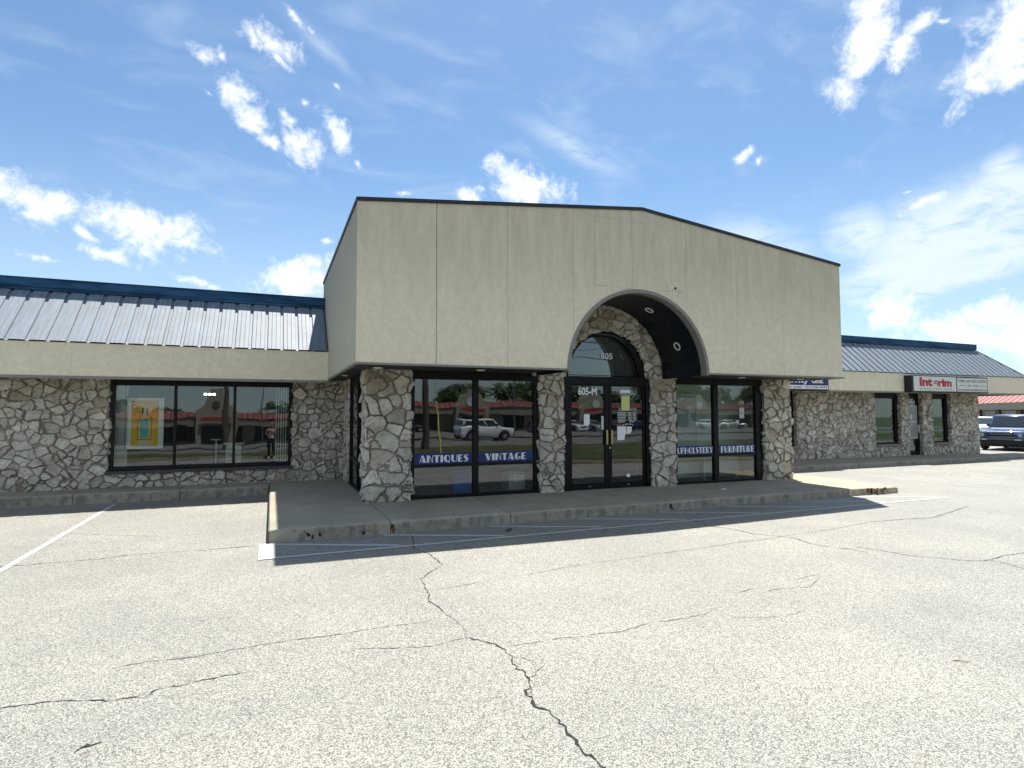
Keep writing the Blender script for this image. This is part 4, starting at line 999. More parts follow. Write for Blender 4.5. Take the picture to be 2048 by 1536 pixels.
# ---- rooms behind the glass
def room(x0, x1, y0, y1, z1=2.63, wall=0, back=0):
    mb = MB(); z0 = .17
    mb.quad((x0,y0,z0),(x1,y0,z0),(x1,y1,z0),(x0,y1,z0), 3); mb.quad((x0,y0,z1),(x0,y1,z1),(x1,y1,z1),(x1,y0,z1), 2)
    mb.quad((x0,y1,z0),(x1,y1,z0),(x1,y1,z1),(x0,y1,z1), back); mb.quad((x0,y0,z0),(x0,y1,z0),(x0,y1,z1),(x0,y0,z1), wall); mb.quad((x1,y1,z0),(x1,y0,z0),(x1,y0,z1),(x1,y1,z1), wall)
    return mb.build('interior_room', ['interior_wall', 'interior_dark', 'ceiling_tile', 'carpet', 'interior_pale'], BLD)
room(-3.9, 1.5, 15.0, 19.6, back=1); room(1.80, 8.2, 10.86, 17.5, 2.62, 1, 1); room(8.23, 11.8, 10.86, 11.75, 2.62, 4, 4)
up = MB(); up.box(5.7, 7.66, YG+.30, YG+.34, 2.63, 3.6); up.build('transom_backing', 'interior_dark', BLD)
room(13.4, 17.0, 15.06, 18, back=1); room(20.8, 22.6, 15.06, 16.3); room(22.75, 24.0, 15.06, 18, wall=1, back=1); room(24.2, 25.7, 15.06, 16.3)
for xa, xb in ((21.12, 22.28), (24.48, 25.36)):
    bl = MB(); k = 0; x = xa
    while x < xb-.03: bl.box(x, x+.085, 15.03+.012*(k % 2), 15.035+.012*(k % 2), .66, 2.30); x += .09; k += 1
    bl.build('window_blind', 'green_blind', BLD)
cl = MB(); cl.box(-11, -3.95, 15.0, 29.9, .1, 4.18); cl.build('core_wall', 'interior_dark', BLD)
cl2 = MB(); cl2.box(1.9, 11.7, 17.6, 29.9, .1, 4.18); cl2.box(XL+.1, XR-.1, 11.2, YBK-.1, 2.66, 3.0); cl2.build('core_block', 'interior_dark', BLD)

# ------------------------------------------------------------------ signs
def sign_case(name, x0, x1, z0, z1, y0, y1, label):
    t = thing(name, ((x0+x1)/2, y1, z0), label, 'sign')
    c = MB(); c.box(x0, x1, y0, y1, z0, z1); bevel(c.build('case', 'sign_case', t), .01); return t
t = sign_case('shop_sign', 21.32, 25.86, 2.53, 3.14, 13.62, 13.895, 'long white light box sign with big red lettering on the right wing fascia')
def face(x0, x1, z0, z1, mat, nm='sign_face', y=13.612):
    f = MB(); f.box(x0, x1, y, 13.619, z0, z1); return f.build(nm, mat, t)
face(21.42, 23.87, 2.575, 3.11, 'sign_face'); face(23.93, 25.80, 2.575, 3.095, 'sign_face')
ys = 13.609
text_rect('lettering', 'Int', 21.74, 22.47, 2.745, 3.075, ys, 'letter_red', t, .055)
text_rect('lettering', 'rim', 22.80, 23.60, 2.745, 3.03, ys, 'letter_red', t, .055)
em = MB()   # the odd letter e: two small bars and a figure-like hook
em.box(22.52, 22.60, ys, ys+.002, 2.915, 2.935); em.box(22.53, 22.62, ys, ys+.002, 2.86, 2.88); em.build('emblem', 'letter_grey', t)
em = MB(); q = arc_band(22.68, 2.86, .055, .075, .105, .125, -60, 200, 0, 12); q = [(a, ys, b) for a, b in q]
for k in range(12): em.add([q[k], q[k+1], q[len(q)-2-k], q[len(q)-1-k]], [(0,1,2,3)])
em.box(22.60, 22.77, ys, ys+.002, 2.845, 2.870); em.build('emblem', 'letter_red', t)
text_rect('lettering', 'HEALTHCARE', 21.76, 23.58, 2.605, 2.70, ys, 'letter_grey', t, .0, track=1.5)
text_rect('lettering', 'HOME CARE AND STAFFING', 23.99, 25.74, 2.925, 3.035, ys, 'letter_mauve', t, .012)
text_rect('lettering', '233 - 0186', 24.53, 25.20, 2.77, 2.845, ys, 'letter_grey', t, .02)
br = MB(); br.box(24.02, 24.44, ys, ys+.002, 2.80, 2.818); br.box(25.29, 25.70, ys, ys+.002, 2.80, 2.818); br.build('rule_line', 'letter_black', t)
text_rect('lettering', 'www.interimhealthcare.com', 23.97, 25.76, 2.605, 2.70, ys, 'letter_grey', t, .015)
t = sign_case('clinic_sign', 12.9, 17.10, 2.505, 3.12, 13.62, 13.895, 'blue and white clinic sign half hidden behind the rightmost stone pier')
face(12.96, 17.05, 2.695, 3.09, 'sign_blue'); face(12.96, 17.05, 2.565, 2.685, 'letter_white')
text_rect('lettering', 'Longevity', 14.42, 16.18, 2.70, 2.965, ys, 'letter_white', t, .025)
text_rect('lettering', 'Clinic', 16.30, 16.83, 2.755, 2.965, ys, 'letter_white', t, .03)
text_rect('lettering', 'm Lyden', 15.28, 15.88, 2.572, 2.665, ys, 'letter_black', t, .02)
text_rect('lettering', '574-238-4444', 15.98, 17.0, 2.595, 2.665, ys, 'letter_black', t, .02)

# ------------------------------------------------------------------ things in and on the shop glass
t = thing('poster', (-2.58, 15.05, 1.0), 'white-bordered orange poster of a bottle with teal label hanging inside the left window', 'poster')
p = MB(); p.box(-2.93, -2.24, 15.055, 15.06, 1.02, 2.15); p.build('border', 'paper', t)
p = MB(); p.box(-2.865, -2.345, 15.052, 15.054, 1.55, 2.09); p.build('picture_top', 'poster_orange', t)
p = MB(); p.box(-2.865, -2.345, 15.052, 15.054, 1.08, 1.548); p.build('picture_bottom', 'poster_yellow', t)
def outl(pts, y, nm, mat): mesh_obj(nm, [(a, y, b) for a, b in pts], [tuple(range(len(pts)))], mat, t)
outl([(-2.745,1.22),(-2.745,1.66),(-2.715,1.73),(-2.66,1.76),(-2.66,1.93),(-2.55,1.93),(-2.55,1.76),(-2.49,1.73),(-2.465,1.66),(-2.465,1.22)], 15.050, 'bottle', 'bottle_brown')
outl([(-2.733,1.235),(-2.733,1.665),(-2.706,1.725),(-2.65,1.755),(-2.65,1.80),(-2.56,1.80),(-2.56,1.755),(-2.50,1.725),(-2.477,1.665),(-2.477,1.235)], 15.048, 'bottle', 'bottle_amber')
outl([(-2.69,1.27),(-2.69,1.68),(-2.535,1.68),(-2.535,1.27)], 15.046, 'bottle_label', 'bottle_teal')
outl([(-2.63,1.74),(-2.63,1.935),(-2.575,1.935),(-2.575,1.74)], 15.046, 'bottle_label', 'pale_blue_grey')
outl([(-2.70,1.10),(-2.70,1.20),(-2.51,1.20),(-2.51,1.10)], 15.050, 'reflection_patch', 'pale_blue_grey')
t = thing('display_stand', (-.82, 15.7, .17), 'white display stand with a wider top just inside the left window', 'display stand')
p = MB(); p.box(-1.00, -.66, 15.55, 15.9, .17, 1.055); p.build('plinth', 'blind_fabric', t)
p = MB(); p.box(-1.05, -.60, 15.5, 15.95, 1.058, 1.085); p.build('top', 'letter_white', t)
p = MB()
for z in (.5, .66, .78): p.box(-.93, -.73, 15.545, 15.549, z, z+.015)
p.build('caption', 'letter_grey', t)
t = thing('side_stand', (-1.22, 15.8, .17), 'thin white bracket stand left of the display stand', 'stand')
p = MB(); p.box(-1.24, -1.22, 15.8, 15.82, .17, 1.15); p.build('post', 'letter_white', t); p = MB(); p.box(-1.34, -1.14, 15.75, 15.87, 1.153, 1.175); p.build('top', 'letter_white', t)
t = thing('vertical_blind', (.22, 15.08, .6), 'pale vertical blind gathered at the right end of the left window', 'blind')
rs = random.Random(4)
for k in range(5):
    p = MB(); x = .10+.055*k; p.box(x, x+.018+rs.random()*.012, 15.07, 15.11, .60, 2.42); p.build('slat', 'blind_fabric', t)
t = thing('room_divider', (-3.12, 15.3, .17), 'tall pale divider standing inside the left end of the left window', 'room divider')
p = MB(); p.box(-3.28, -3.02, 15.25, 15.30, .17, 2.42); p.build('board', 'blind_fabric', t); p = MB(); p.box(-3.0, -2.97, 15.24, 15.31, .17, 2.42); p.build('edge_post', 'letter_white', t)
for k, x in enumerate((-1.60, -1.50, -1.40)):
    l = MB(); l.tube([(x, 17, 2.33), (x, 17, 2.30), (x, 17, 2.285)], [.02, .042, .036], 12); pass
    o = l.build('ceiling_spotlight', 'lit_lamp'); tag(o, 'small lit ceiling spotlight glowing in the middle pane of the left window', 'lamp', 'three ceiling spotlights in a row')
t = thing('carton', (4.9, 11.35, .17), 'pale carton with a white label low in the window under the word VINTAGE', 'box')
p = MB(); p.box(4.64, 5.02, 11.3, 11.75, .18, .55); bevel(p.build('body', 'cardboard', t), .008)
p = MB(); p.box(4.76, 5.00, 11.294, 11.298, .33, .49); p.build('label', 'letter_white', t); p = MB(); p.box(4.79, 4.87, 11.291, 11.293, .445, .455); p.build('print', 'letter_grey', t)
t = thing('plastic_tub', (3.58, 11.4, .17), 'tall blue storage tub behind the glass under the word ANTIQUES', 'tub')
p = MB(); p.add([(3.40,11.2,.17),(3.74,11.2,.17),(3.74,11.55,.17),(3.40,11.55,.17),(3.37,11.17,.60),(3.79,11.17,.60),(3.79,11.6,.60),(3.37,11.6,.60)], [(0,3,2,1),(4,5,6,7),(0,1,5,4),(1,2,6,5),(2,3,7,6),(3,0,4,7)]); bevel(p.build('body', 'tub_blue', t), .02)
p = MB(); p.box(3.355, 3.81, 11.155, 11.62, .603, .64); bevel(p.build('lid', 'tub_blue', t), .01)
t = thing('white_board', (10.35, 11.5, .17), 'pale rectangular board leaning inside the window under the word FURNITURE', 'board')
p = MB(); p.box(9.85, 10.86, 11.32, 11.35, .30, .76); p.build('sheet', 'blind_fabric', t)
p = MB(); p.box(9.82, 9.845, 11.31, 11.36, .17, .78); p.box(10.865, 10.89, 11.31, 11.36, .17, .78); p.build('frame', 'lamp_white', t)
t = thing('framed_mirror', (8.9, 11.9, .17), 'tall pale framed mirror inside the window above the word UPHOLSTERY', 'mirror')
p = MB(); p.box(9.0, 9.83, 11.6, 11.63, .9, 2.2); p.build('sheet', 'pale_blue_grey', t); p = MB()
for a, b, c, d in ((8.94,8.995,.84,2.26),(9.835,9.89,.84,2.26),(8.995,9.835,.84,.895),(8.995,9.835,2.205,2.26)): p.box(a, b, 11.58, 11.65, c, d)
p.build('frame', 'lamp_white', t)
def sheetnote(name, label, pts, mat, cat='notice', y=YG-.011):
    n = len(pts); mb = MB(); mb.extrude_y(pts, y, y+.0015); o = mb.build(name, mat); tag(o, label, cat); return o
sheetnote('paper_notice', 'small white paper strip taped at the top of the right entrance door', rc(7.05, 7.315, 2.235, 2.295), 'paper')
sheetnote('paper_notice', 'yellow-green paper notice taped on the right entrance door above the opening hours', [(7.075, 2.165), (7.075, 1.86), (7.10, 1.845), (7.285, 1.85), (7.295, 2.17)], 'yellow_paper')
sheetnote('paper_notice', 'large white paper with a slanted lower corner under the opening hours', [(6.965, 1.505), (6.965, 1.20), (7.14, 1.205), (7.165, 1.31), (7.195, 1.36), (7.195, 1.50)], 'paper')
sheetnote('paper_notice', 'small torn white paper beside the large one on the right entrance door', [(7.215, 1.495), (7.205, 1.33), (7.29, 1.345), (7.34, 1.40), (7.335, 1.495)], 'paper')
sheetnote('paper_notice', 'small white printed card low on the left entrance door', rc(6.135, 6.275, 1.545, 1.77), 'paper')
sheetnote('paper_notice', 'narrow pale blue card at the inner edge of the left entrance door', rc(6.565, 6.622, 1.435, 1.73), 'pale_blue_grey')
sheetnote('window_sticker', 'round white sticker near the foot of the right entrance door', [(7.235+.05*math.cos(2*math.pi*k/16), .43+.042*math.sin(2*math.pi*k/16)) for k in range(16)], 'letter_white', 'sticker')
sheetnote('paper_notice', 'faded card under the number in the window above the word FURNITURE', rc(10.425, 10.575, 1.79, 1.92), 'faded_white')
sheetnote('paper_notice', 'lower faded card in the window above the word FURNITURE', rc(10.425, 10.575, 1.66, 1.775), 'faded_white')
sheetnote('paper_notice', 'tiny pale square card in the window above the word FURNITURE', rc(10.305, 10.40, 1.535, 1.62), 'faded_white')
sheetnote('paper_notice', 'small white card behind the bars of the right wing door', rc(23.22, 23.36, 1.52, 1.72), 'paper', y=14.945)
po = MB(); po.box(16.35, 16.72, 15.03, 15.04, .75, 2.1); o = po.build('window_poster', 'pale_blue_grey'); tag(o, 'pale blue poster in the dark window just right of the rightmost pier', 'poster')
pt = [(1.665, 8.665), (1.675, 8.675)]
tw = MB(); tw.tube([(3.30, 8.19, .012), (3.35, 8.20, .03), (3.40, 8.23, .02), (3.43, 8.25, .035)], [.006, .02, .018, .006], 6); tw.tube([(3.36, 8.205, .02), (3.34, 8.25, .015)], .006, 5)
tag(tw.build('dead_leaf', 'bark'), 'curled dark dead leaf lying in the shade before the kerb', 'leaf')
lt = MB(); lt.add([(8.78, 9.62, .175), (8.93, 9.60, .176), (8.97, 9.67, .19), (8.86, 9.69, .179)], [(0,1,2,3)]); tag(lt.build('litter_scrap', 'paper'), 'scrap of white litter on the walkway before the upholstery window', 'litter')
# rusted holes and a broken edge on the kerb face (part of the walkway, so plain structure)
rh = MB()
for x, z, w, h, mi in ((.52,.075,.05,.05,0),(.57,.05,.03,.07,0),(.50,.10,.05,.02,0),(.67,.07,.045,.06,0),(1.28,.05,.05,.06,0),(1.35,.075,.06,.015,1),(1.70,.10,.055,.10,0),(1.715,.06,.05,.09,1),(6.80,.085,.07,.10,0),(6.83,.05,.05,.06,1)):
    rs = random.Random(int(x*100)); n = 9
    pts = [(x+w*(.35+.25*rs.random())*math.cos(2*math.pi*k/n), 8.734-(.001*mi), z+h*(.35+.25*rs.random())*math.sin(2*math.pi*k/n)) for k in range(n)]
    rh.add(pts, [tuple(range(n))], mi)
for x, z, w, h, mi in ((12.05,.09,.10,.16,1),(12.16,.08,.08,.17,0),(12.24,.07,.10,.18,1),(12.42,.07,.08,.14,1),(12.5,.12,.1,.08,0)):
    rs = random.Random(int(x*100)); n = 9; yy = 8.715 if x < 12.24 else 8.64
    rh.add([(x+w*(.3+.3*rs.random())*math.cos(2*math.pi*k/n), yy-.001*mi, z+h*(.3+.3*rs.random())*math.sin(2*math.pi*k/n)) for k in range(n)], [tuple(range(n))], mi)
tag(rh.build('kerb_stains', ['black_plastic', 'rust']), kind='structure')

# ------------------------------------------------------------------ vehicles
def loft(mb, rings, mi=0, close=True):
    n = len(rings[0]); vs = [v for r in rings for v in r]; fs = []
    for i in range(len(rings)-1):
        for k in range(n): fs.append((i*n+k, i*n+(k+1) % n, (i+1)*n+(k+1) % n, (i+1)*n+k))
    if close: fs.append(tuple(range(n))[::-1]); fs.append(tuple((len(rings)-1)*n+k for k in range(n)))
    mb.add(vs, fs, mi)
def make_car(name, label, cat, L_, W_, hood, belt, H, paint, cab, roofmat=None, wr=.34, group=None, suv=False, boxy=False):
    # local axes: +x forward, +z up, origin on the ground under the middle; cab = (rear base, rear top, front top, front base)
    t = thing(name, (0, 0, 0), label, cat, group); hw = W_/2
    wx = (L_/2-.80, -L_/2+.85)
    X = sorted(set([round(-L_/2+L_*k/46, 4) for k in range(47)]))
    rings = []
    for x in X:
        u = (x+L_/2)/L_; e = min(1, min(x+L_/2, L_/2-x)/.22); sq = math.sqrt(max(0, e*(2-e)))
        zb = .26 if suv else .20; zb += (1-sq)*.10
        for c in wx:
            d = abs(x-c)
            if d < wr+.06: zb = max(zb, wr+math.sqrt((wr+.06)**2-d*d)-.0)
        ztop = belt if x < cab[3]-.05 else hood+(belt-hood)*max(0, 1-(x-cab[3]+.05)/.25)
        if x < cab[0]: ztop = belt-.02
        if x > L_/2-.35: ztop -= (x-L_/2+.35)*(.16 if boxy else .30)
        w = hw*(.90+.10*sq); zm = (zb+ztop)/2
        zb = min(zb, ztop-.16)
        rings.append([(x,-w*.96,zb),(x,-w,zb+.05),(x,-w,max(zm, zb+.06)),(x,-w*.985,ztop-.10),(x,-w*.93,ztop-.015),(x,-w*.80,ztop),(x,w*.80,ztop),(x,w*.93,ztop-.015),(x,w*.985,ztop-.10),(x,w,max(zm, zb+.06)),(x,w,zb+.05),(x,w*.96,zb)])
    mb = MB(); loft(mb, rings); b = mb.build('body', paint, t, True)
    ud = MB(); ud.box(-L_/2+.15, L_/2-.15, -hw*.86, hw*.86, .19, .5); ud.build('underbody', 'black_plastic', t)
    # cabin
    cb = cab; tw = hw*(.86 if boxy else .76); bw = hw*.93; z0, z1 = belt-.02, H
    def P(u, v, s):   # u 0 rear..1 front, v 0 belt..1 roof on side s
        xa = cb[0]+(cb[3]-cb[0])*u; xb_ = cb[1]+(cb[2]-cb[1])*u
        return Vector((xa+(xb_-xa)*v, s*(bw+(tw-bw)*v), z0+(z1-.06-z0)*v))
    m2 = MB(); us = [0, .25, .5, .75, 1]
    rings = []
    for v in (0, .5, .93, 1.0):
        rg = [P(u, v, -1) for u in us]+[P(u, v, 1) for u in us[::-1]]
        rings.append(rg)
    mid = [Vector((p.x*.97+(cb[1]+cb[2])/2*.03, p.y*.86, H-.012)) for p in rings[-1]]; top = [Vector((p.x*.80+(cb[1]+cb[2])/2*.2, p.y*.5, H)) for p in rings[-1]]
    loft(m2, rings+[mid, top], 0)
    cabn = m2.build('cabin', roofmat or paint, t, True)
    def winq(nm, quad, off):
        c = sum(quad, Vector())/4; nrm = (quad[1]-quad[0]).cross(quad[3]-quad[0]).normalized()
        if nrm.dot(c-Vector(((cb[0]+cb[3])/2, 0, (z0+z1)/2))) < 0: nrm = -nrm
        q = [p+nrm*off for p in quad]; mb = MB(); mb.add([tuple(p) for p in q], [(0,1,2,3)]); return mb.build(nm, 'car_glass', t)
    def Fr(x_s, v, s): p = P(1 if x_s else 0, v, s); return p
    for s in (-1, 1):
        for a, c in ((.05, .33), (.37, .63), (.67, .95)): winq('side_window', [P(a, .12, s), P(c, .12, s), P(c, .90, s), P(a, .90, s)], .008)
        ax_, ay_ = cb[3]-.25, s*(hw+.07); mr = MB(); mr.box(ax_-.07, ax_+.05, min(ay_, s*(hw-.08)), max(ay_, s*(hw-.08)), belt+.02, belt+.17); bevel(mr.build('wing_mirror', 'black_plastic', t), .02)
    winq('windscreen', [P(1, .06, -.90), P(1, .06, .90), P(1, .93, .92), P(1, .93, -.92)], .012)
    winq('rear_window', [P(0, .15, .85), P(0, .15, -.85), P(0, .9, -.88), P(0, .9, .88)], .012)
    for c in wx:
        for s in (-1, 1):
            w = MB(); n = 22
            for (ra, ya), (rb, yb) in zip([(wr*.6, .0), (wr*.94, .0), (wr, .03), (wr, .17), (wr*.94, .2)], [(wr*.94, .0), (wr, .03), (wr, .17), (wr*.94, .2), (wr*.4, .2)]):
                for k in range(n):
                    a0, a1 = 2*math.pi*k/n, 2*math.pi*(k+1)/n; f = lambda r, a, y: (c+r*math.cos(a), s*(hw-.01-y), wr+r*math.sin(a))
                    w.quad(f(ra, a0, ya), f(ra, a1, ya), f(rb, a1, yb), f(rb, a0, yb))
            wh = w.build('wheel', 'rubber', t)
            r_ = MB(); pts = [(c, s*(hw+.0), wr)]
            for k in range(10):
                a = 2*math.pi*k/10; r_.add([(c+.05*math.cos(a-.6), s*(hw-.015), wr+.05*math.sin(a-.6)), (c+wr*.62*math.cos(a-.16), s*(hw-.02), wr+wr*.62*math.sin(a-.16)), (c+wr*.62*math.cos(a+.16), s*(hw-.02), wr+wr*.62*math.sin(a+.16)), (c+.05*math.cos(a+.6), s*(hw-.015), wr+.05*math.sin(a+.6))], [(0,1,2,3)])
            r_.tube([(c, s*(hw-.06), wr), (c, s*(hw-.015), wr)], .07, 10); r_.build('rim', 'alloy', wh)
    xf = L_/2
    for s in (-1, 1):
        h = MB(); ya, yb = sorted((s*hw*.58, s*hw*.90)); h.box(xf-.16, xf-.01+(.0 if boxy else -.03), ya, yb, hood-.30, hood-.14); bevel(h.build('headlight', 'lens_clear', t), .03)
        h = MB(); ya, yb = sorted((s*hw*.72, s*hw*.93)); h.box(-xf+.005, -xf+.12, ya, yb, belt-.30, belt-.06); bevel(h.build('tail_light', 'tail_red', t), .02)
    g = MB(); g.box(xf-.10, xf+.008, -hw*.50, hw*.50, hood-.32, hood-.14); g.build('grille', 'black_plastic', t)
    for xx in (xf-.12, -xf-.01):
        bp = MB(); bp.box(xx, xx+.13, -hw*.93, hw*.93, .28, .52); bevel(bp.build('bumper', 'black_plastic' if suv else paint, t), .04)
    pl = MB(); pl.box(-xf-.016, -xf-.011, -.15, .15, .56, .70); pl.build('number_plate', 'letter_white', t)
    return t
def kids(o): return [c for c in bpy.data.objects if c.parent == o]
def dup(o, parent=None):
    c = o.copy(); COL.objects.link(c)
    if parent: c.parent = parent
    for k in kids(o): dup(k, c)
    return c
def place(t, x, y, z, hx, hy): t.location = (x, y, z); t.rotation_euler = (0, 0, math.atan2(hy, hx)); return t
# the blue box-shaped 4x4 at the right end of the row
t = make_car('parked_suv', 'blue boxy SUV facing the viewer beyond the right end of the shop row', 'SUV', 4.35, 1.94, .95, 1.08, 1.68, 'paint_blue', (-2.0, -1.80, .30, .72), None, .38, None, True, True)
g = MB(); g.box(2.150, 2.190, -.50, .50, .625, .66); g.build('grille_bar', 'chrome', t)
for z in (.75, .81): g = MB(); g.box(2.178, 2.188, -.42, .42, z, z+.022); g.build('grille_bar', 'alloy', t)
for s in (-1, 1):
    g = MB(); ya, yb = sorted((s*.54, s*.92)); g.box(2.05, 2.158, ya, yb, .60, .855); g.build('lamp_surround', 'black_plastic', t)
    g = MB(); g.tube([(2.14, s*.70, .73), (2.176, s*.70, .73)], .085, 16); g.build('lamp_lens', 'lens_clear', t)
    g = MB(); ya, yb = sorted((s*.52, s*.74)); g.box(2.165, 2.19, ya, yb, .50, .54); g.build('fog_lamp', 'lamp_white', t)
g = MB(); g.box(2.08, 2.165, -.95, .95, .30, .615); bevel(g.build('front_guard', 'black_plastic', t), .03)
g = MB(); g.box(.33, .36, -.12, .06, 1.54, 1.60); g.build('rear_view_mirror', 'letter_white', t)
place(t, 33.45, 16.45, 0, -.983, -.177)
t = make_car('parked_car', 'white car partly hidden behind the blue SUV', 'car', 4.6, 1.82, .92, .98, 1.48, 'paint_white', (-1.9, -1.2, .35, 1.15)); place(t, 45.6, 24.2, 0, -.75, -.66)
t = make_car('passing_car', 'small white SUV with black tailgate driving along the road, mirrored in the windows', 'car', 3.95, 1.8, 1.00, 1.06, 1.58, 'paint_white', (-1.85, -1.70, .40, .95), None, .35, None, True, True); place(t, 14.0, -17.3, zt(-17.3)+.02, 1, 0)
rs = random.Random(11)
protos = {}
for i, (x, y, pc, hx, hy, lab) in enumerate([(14.5, -45, 'paint_black', 1, .1, 'black car with bright roof parked before the red-roofed mall'), (30.5, -44, 'paint_grey', -.3, 1, 'grey car parked right of the passing white SUV'), (33.4, -44, 'paint_black', -.2, 1, 'black car parked third from the mall middle'), (36.3, -45, 'paint_white', .2, 1, 'white car parked nearest the mall tower'), (39.2, -45, 'paint_silver', .1, 1, 'silver car parked beside a white one at the mall'), (42.6, -45, 'paint_dark_red', 0, 1, 'dark red car parked at the mall'), (47.5, -45, 'paint_blue', 0, 1, 'blue car parked at the mall'), (54.5, -40, 'paint_white', 1, .4, 'white car in the far mall lot'), (59.5, -42, 'paint_silver', 1, .5, 'silver car in the far mall lot')]):
    if pc in protos: t = dup(protos[pc]); t['label'] = lab
    else: t = make_car('parked_car', lab, 'car', 4.6, 1.82, .92, .98, 1.46, pc, (-1.9, -1.2, .35, 1.15)); protos[pc] = t
    t['group'] = 'cars parked at the mall across the road'; place(t, x, y, zt(y)+.02, hx, hy)

# ------------------------------------------------------------------ red-roofed shops
def strip_shop(name, label, O, ang, length, z0, gables=(), wins=(), group=None, pier_every=None, rib=.62, rw=.09, rise=1.22, red='red_metal'):
    # local x along the front, local -y outward; written in local axes, then turned
    t = thing(name, (0, 0, 0), label, 'building', group)
    w = MB(); w.box(0, length, 0, 14, -.5, 4.0); w.build('wall', 'mall_tan', t)
    f = MB(); 
    k = 0
    while k*rib*2 < length-.01: f.box(k*rib*2+.02, min(length, (k+1)*rib*2)-.02, -1.3, -1.22, 2.45, 3.42); k += 1
    f.build('fascia', 'mall_wood', t); s = MB(); s.box(0, length, -1.215, .0, 2.47, 2.6); s.build('soffit', 'dark_soffit', t)
    r = MB(); zr = 3.43+rise; r.quad((0,-1.42,3.43),(length,-1.42,3.43),(length,.1,zr),(0,.1,zr))
    k = 0
    while k < length: r.add([(k,-1.45,3.42),(k+rw,-1.45,3.42),(k+rw,.1,zr+.02),(k,.1,zr+.02),(k+rw/2,-1.45,3.52),(k+rw/2,.1,zr+.12)], [(0,4,5,3),(4,1,2,5),(0,1,4),(3,5,2)], 1); k += rib
    r.box(0, length, -1.415, -1.225, 3.425, 3.43); r.box(0, length, .1, .4, 3.9, zr+.01); r.build('roof', [red, 'mall_rib'], t)
    for x0, x1 in wins:
        fr = MB(); fr.box(x0, x1, -.06, -.01, .45, 2.35); wn = fr.build('window_frame', 'black_frame', t)
        n = max(1, int((x1-x0)/1.6)); 
        for j in range(n): a = x0+(x1-x0)*j/n; b = x0+(x1-x0)*(j+1)/n; p = MB(); p.quad((a+.05,-.068,.52),(b-.05,-.068,.52),(b-.05,-.068,2.28),(a+.05,-.068,2.28)); p.build('pane', 'mall_dark', wn)
    if pier_every:
        x = .4
        while x < length-1:
            mb = MB(); mb.box(x, x+1.0, -.35, -.07, -.2, 2.45); o = mb.build('stone_pier', 'mall_brown', t); x += pier_every
    for gx, gw, gh, dk in gables:
        g = MB(); h = gw/2
        pts = [(gx-h, -.3), (gx-h, gh*.60), (gx-h*.86, gh*.64), (gx-h*.66, gh*.70), (gx-h*.45, gh*.86), (gx-h*.30, gh*.93), (gx-h*.30, gh), (gx+h*.30, gh), (gx+h*.30, gh*.93), (gx+h*.45, gh*.86), (gx+h*.66, gh*.70), (gx+h*.86, gh*.64), (gx+h, gh*.60), (gx+h, -.3)]
        g.extrude_y(pts, -2.2, .5); gb = g.build('gable_front', 'mall_fascia', t)
        d = MB(); d.box(gx-h*.62, gx+h*.62, -2.24, -2.205, .05, 2.3); d.build('entrance', 'mall_dark', gb)
        m_ = MB(); m_.tube([(gx, -2.26, gh*.70), (gx, -2.205, gh*.70)], .62, 20); m_.build('medallion', 'mall_brown' if dk else 'pale_blue_grey', gb)
        a = MB(); a.box(gx-h*.8, gx+h*.8, -2.6, -2.21, 2.42, 2.62); a.build('awning', 'mall_brown', gb)
        l = MB(); rs = random.Random(int(gx*10)); x = gx-h*.72
        while x < gx+h*.68: ww = .10+.16*rs.random(); l.box(x, x+ww, -2.24, -2.21, 2.95, 3.35); x += ww+.07
        l.build('red_letters', 'letter_red', gb)
    t.location = O; t.rotation_euler = (0, 0, ang); return t
wins = []
x = 2.0; rs = random.Random(8)
while x < 190: w_ = rs.choice((3.2, 4.5, 5.5)); wins.append((x, x+w_)); x += w_+rs.choice((1.2, 1.8, 2.4))
gab = [(-6.4, 4.6, 7.2, True), (25.2, 4.4, 5.8, False), (44.5, 5.0, 5.6, False), (64.0, 4.4, 5.6, False), (-34, 5, 6, True)]
strip_shop('shopping_mall', 'long red-roofed shopping mall with curly gables across the road, mirrored in the windows', (110, -55, -.75), math.pi, 190, -.75, [(110-g, a, b, c) for g, a, b, c in gab], wins, rise=.72, red='mall_red')
ca, sa = math.cos(R(136)), math.sin(R(136))
ax_ = Vector((-.69, -.724, 0)).normalized(); ang = math.atan2(ax_.y, ax_.x)
O = Vector((75.9, 41.0, 0))
strip_shop('red_roofed_shop', 'low shop with a pink-red ribbed roof beyond the blue SUV', (O.x, O.y, .28), ang, 60, -.3, (), [(x, x+4.4) for x in (2, 9, 16, 23, 30, 37, 45, 51)], None, 7.0, 1.9, .30).scale = (.72, .72, .72)

# ------------------------------------------------------------------ street furniture across the lot
def pole(name, x, y, h, r, mat, label, arms=()):
    t = thing(name, (x, y, zt(y)), label, 'utility pole' if arms else 'lamp post')
    p = MB(); z0 = zt(y)-.1; p.tube([(x, y, z0), (x, y, z0+h*.5), (x, y, z0+h)], [r, r*.88, r*.72], 12); p.build('pole', mat, t)
    for z in arms:
        a = MB(); a.box(x-.06, x+.06, y-1.0, y+1.0, z0+z-.05, z0+z+.05); a.build('crossarm', 'wood_pole', t)
    return t
pole('utility_pole', 7.0, -6.3, 11, .16, 'wood_pole', 'thick wooden utility pole on the grass verge, mirrored left of the word ANTIQUES', (9.8,))
pole('utility_pole', -3.4, -24, 10.5, .20, 'wood_pole', 'dark wooden utility pole beyond the road, mirrored in the left window', (9.6, 8.9))
pole('lamp_post', -.9, -38, 9, .07, 'steel_pole', 'slim steel lamp post mirrored in the left window')
pole('lamp_post', 22.5, -32, 9, .08, 'steel_pole', 'slim steel lamp post mirrored above the word VINTAGE')
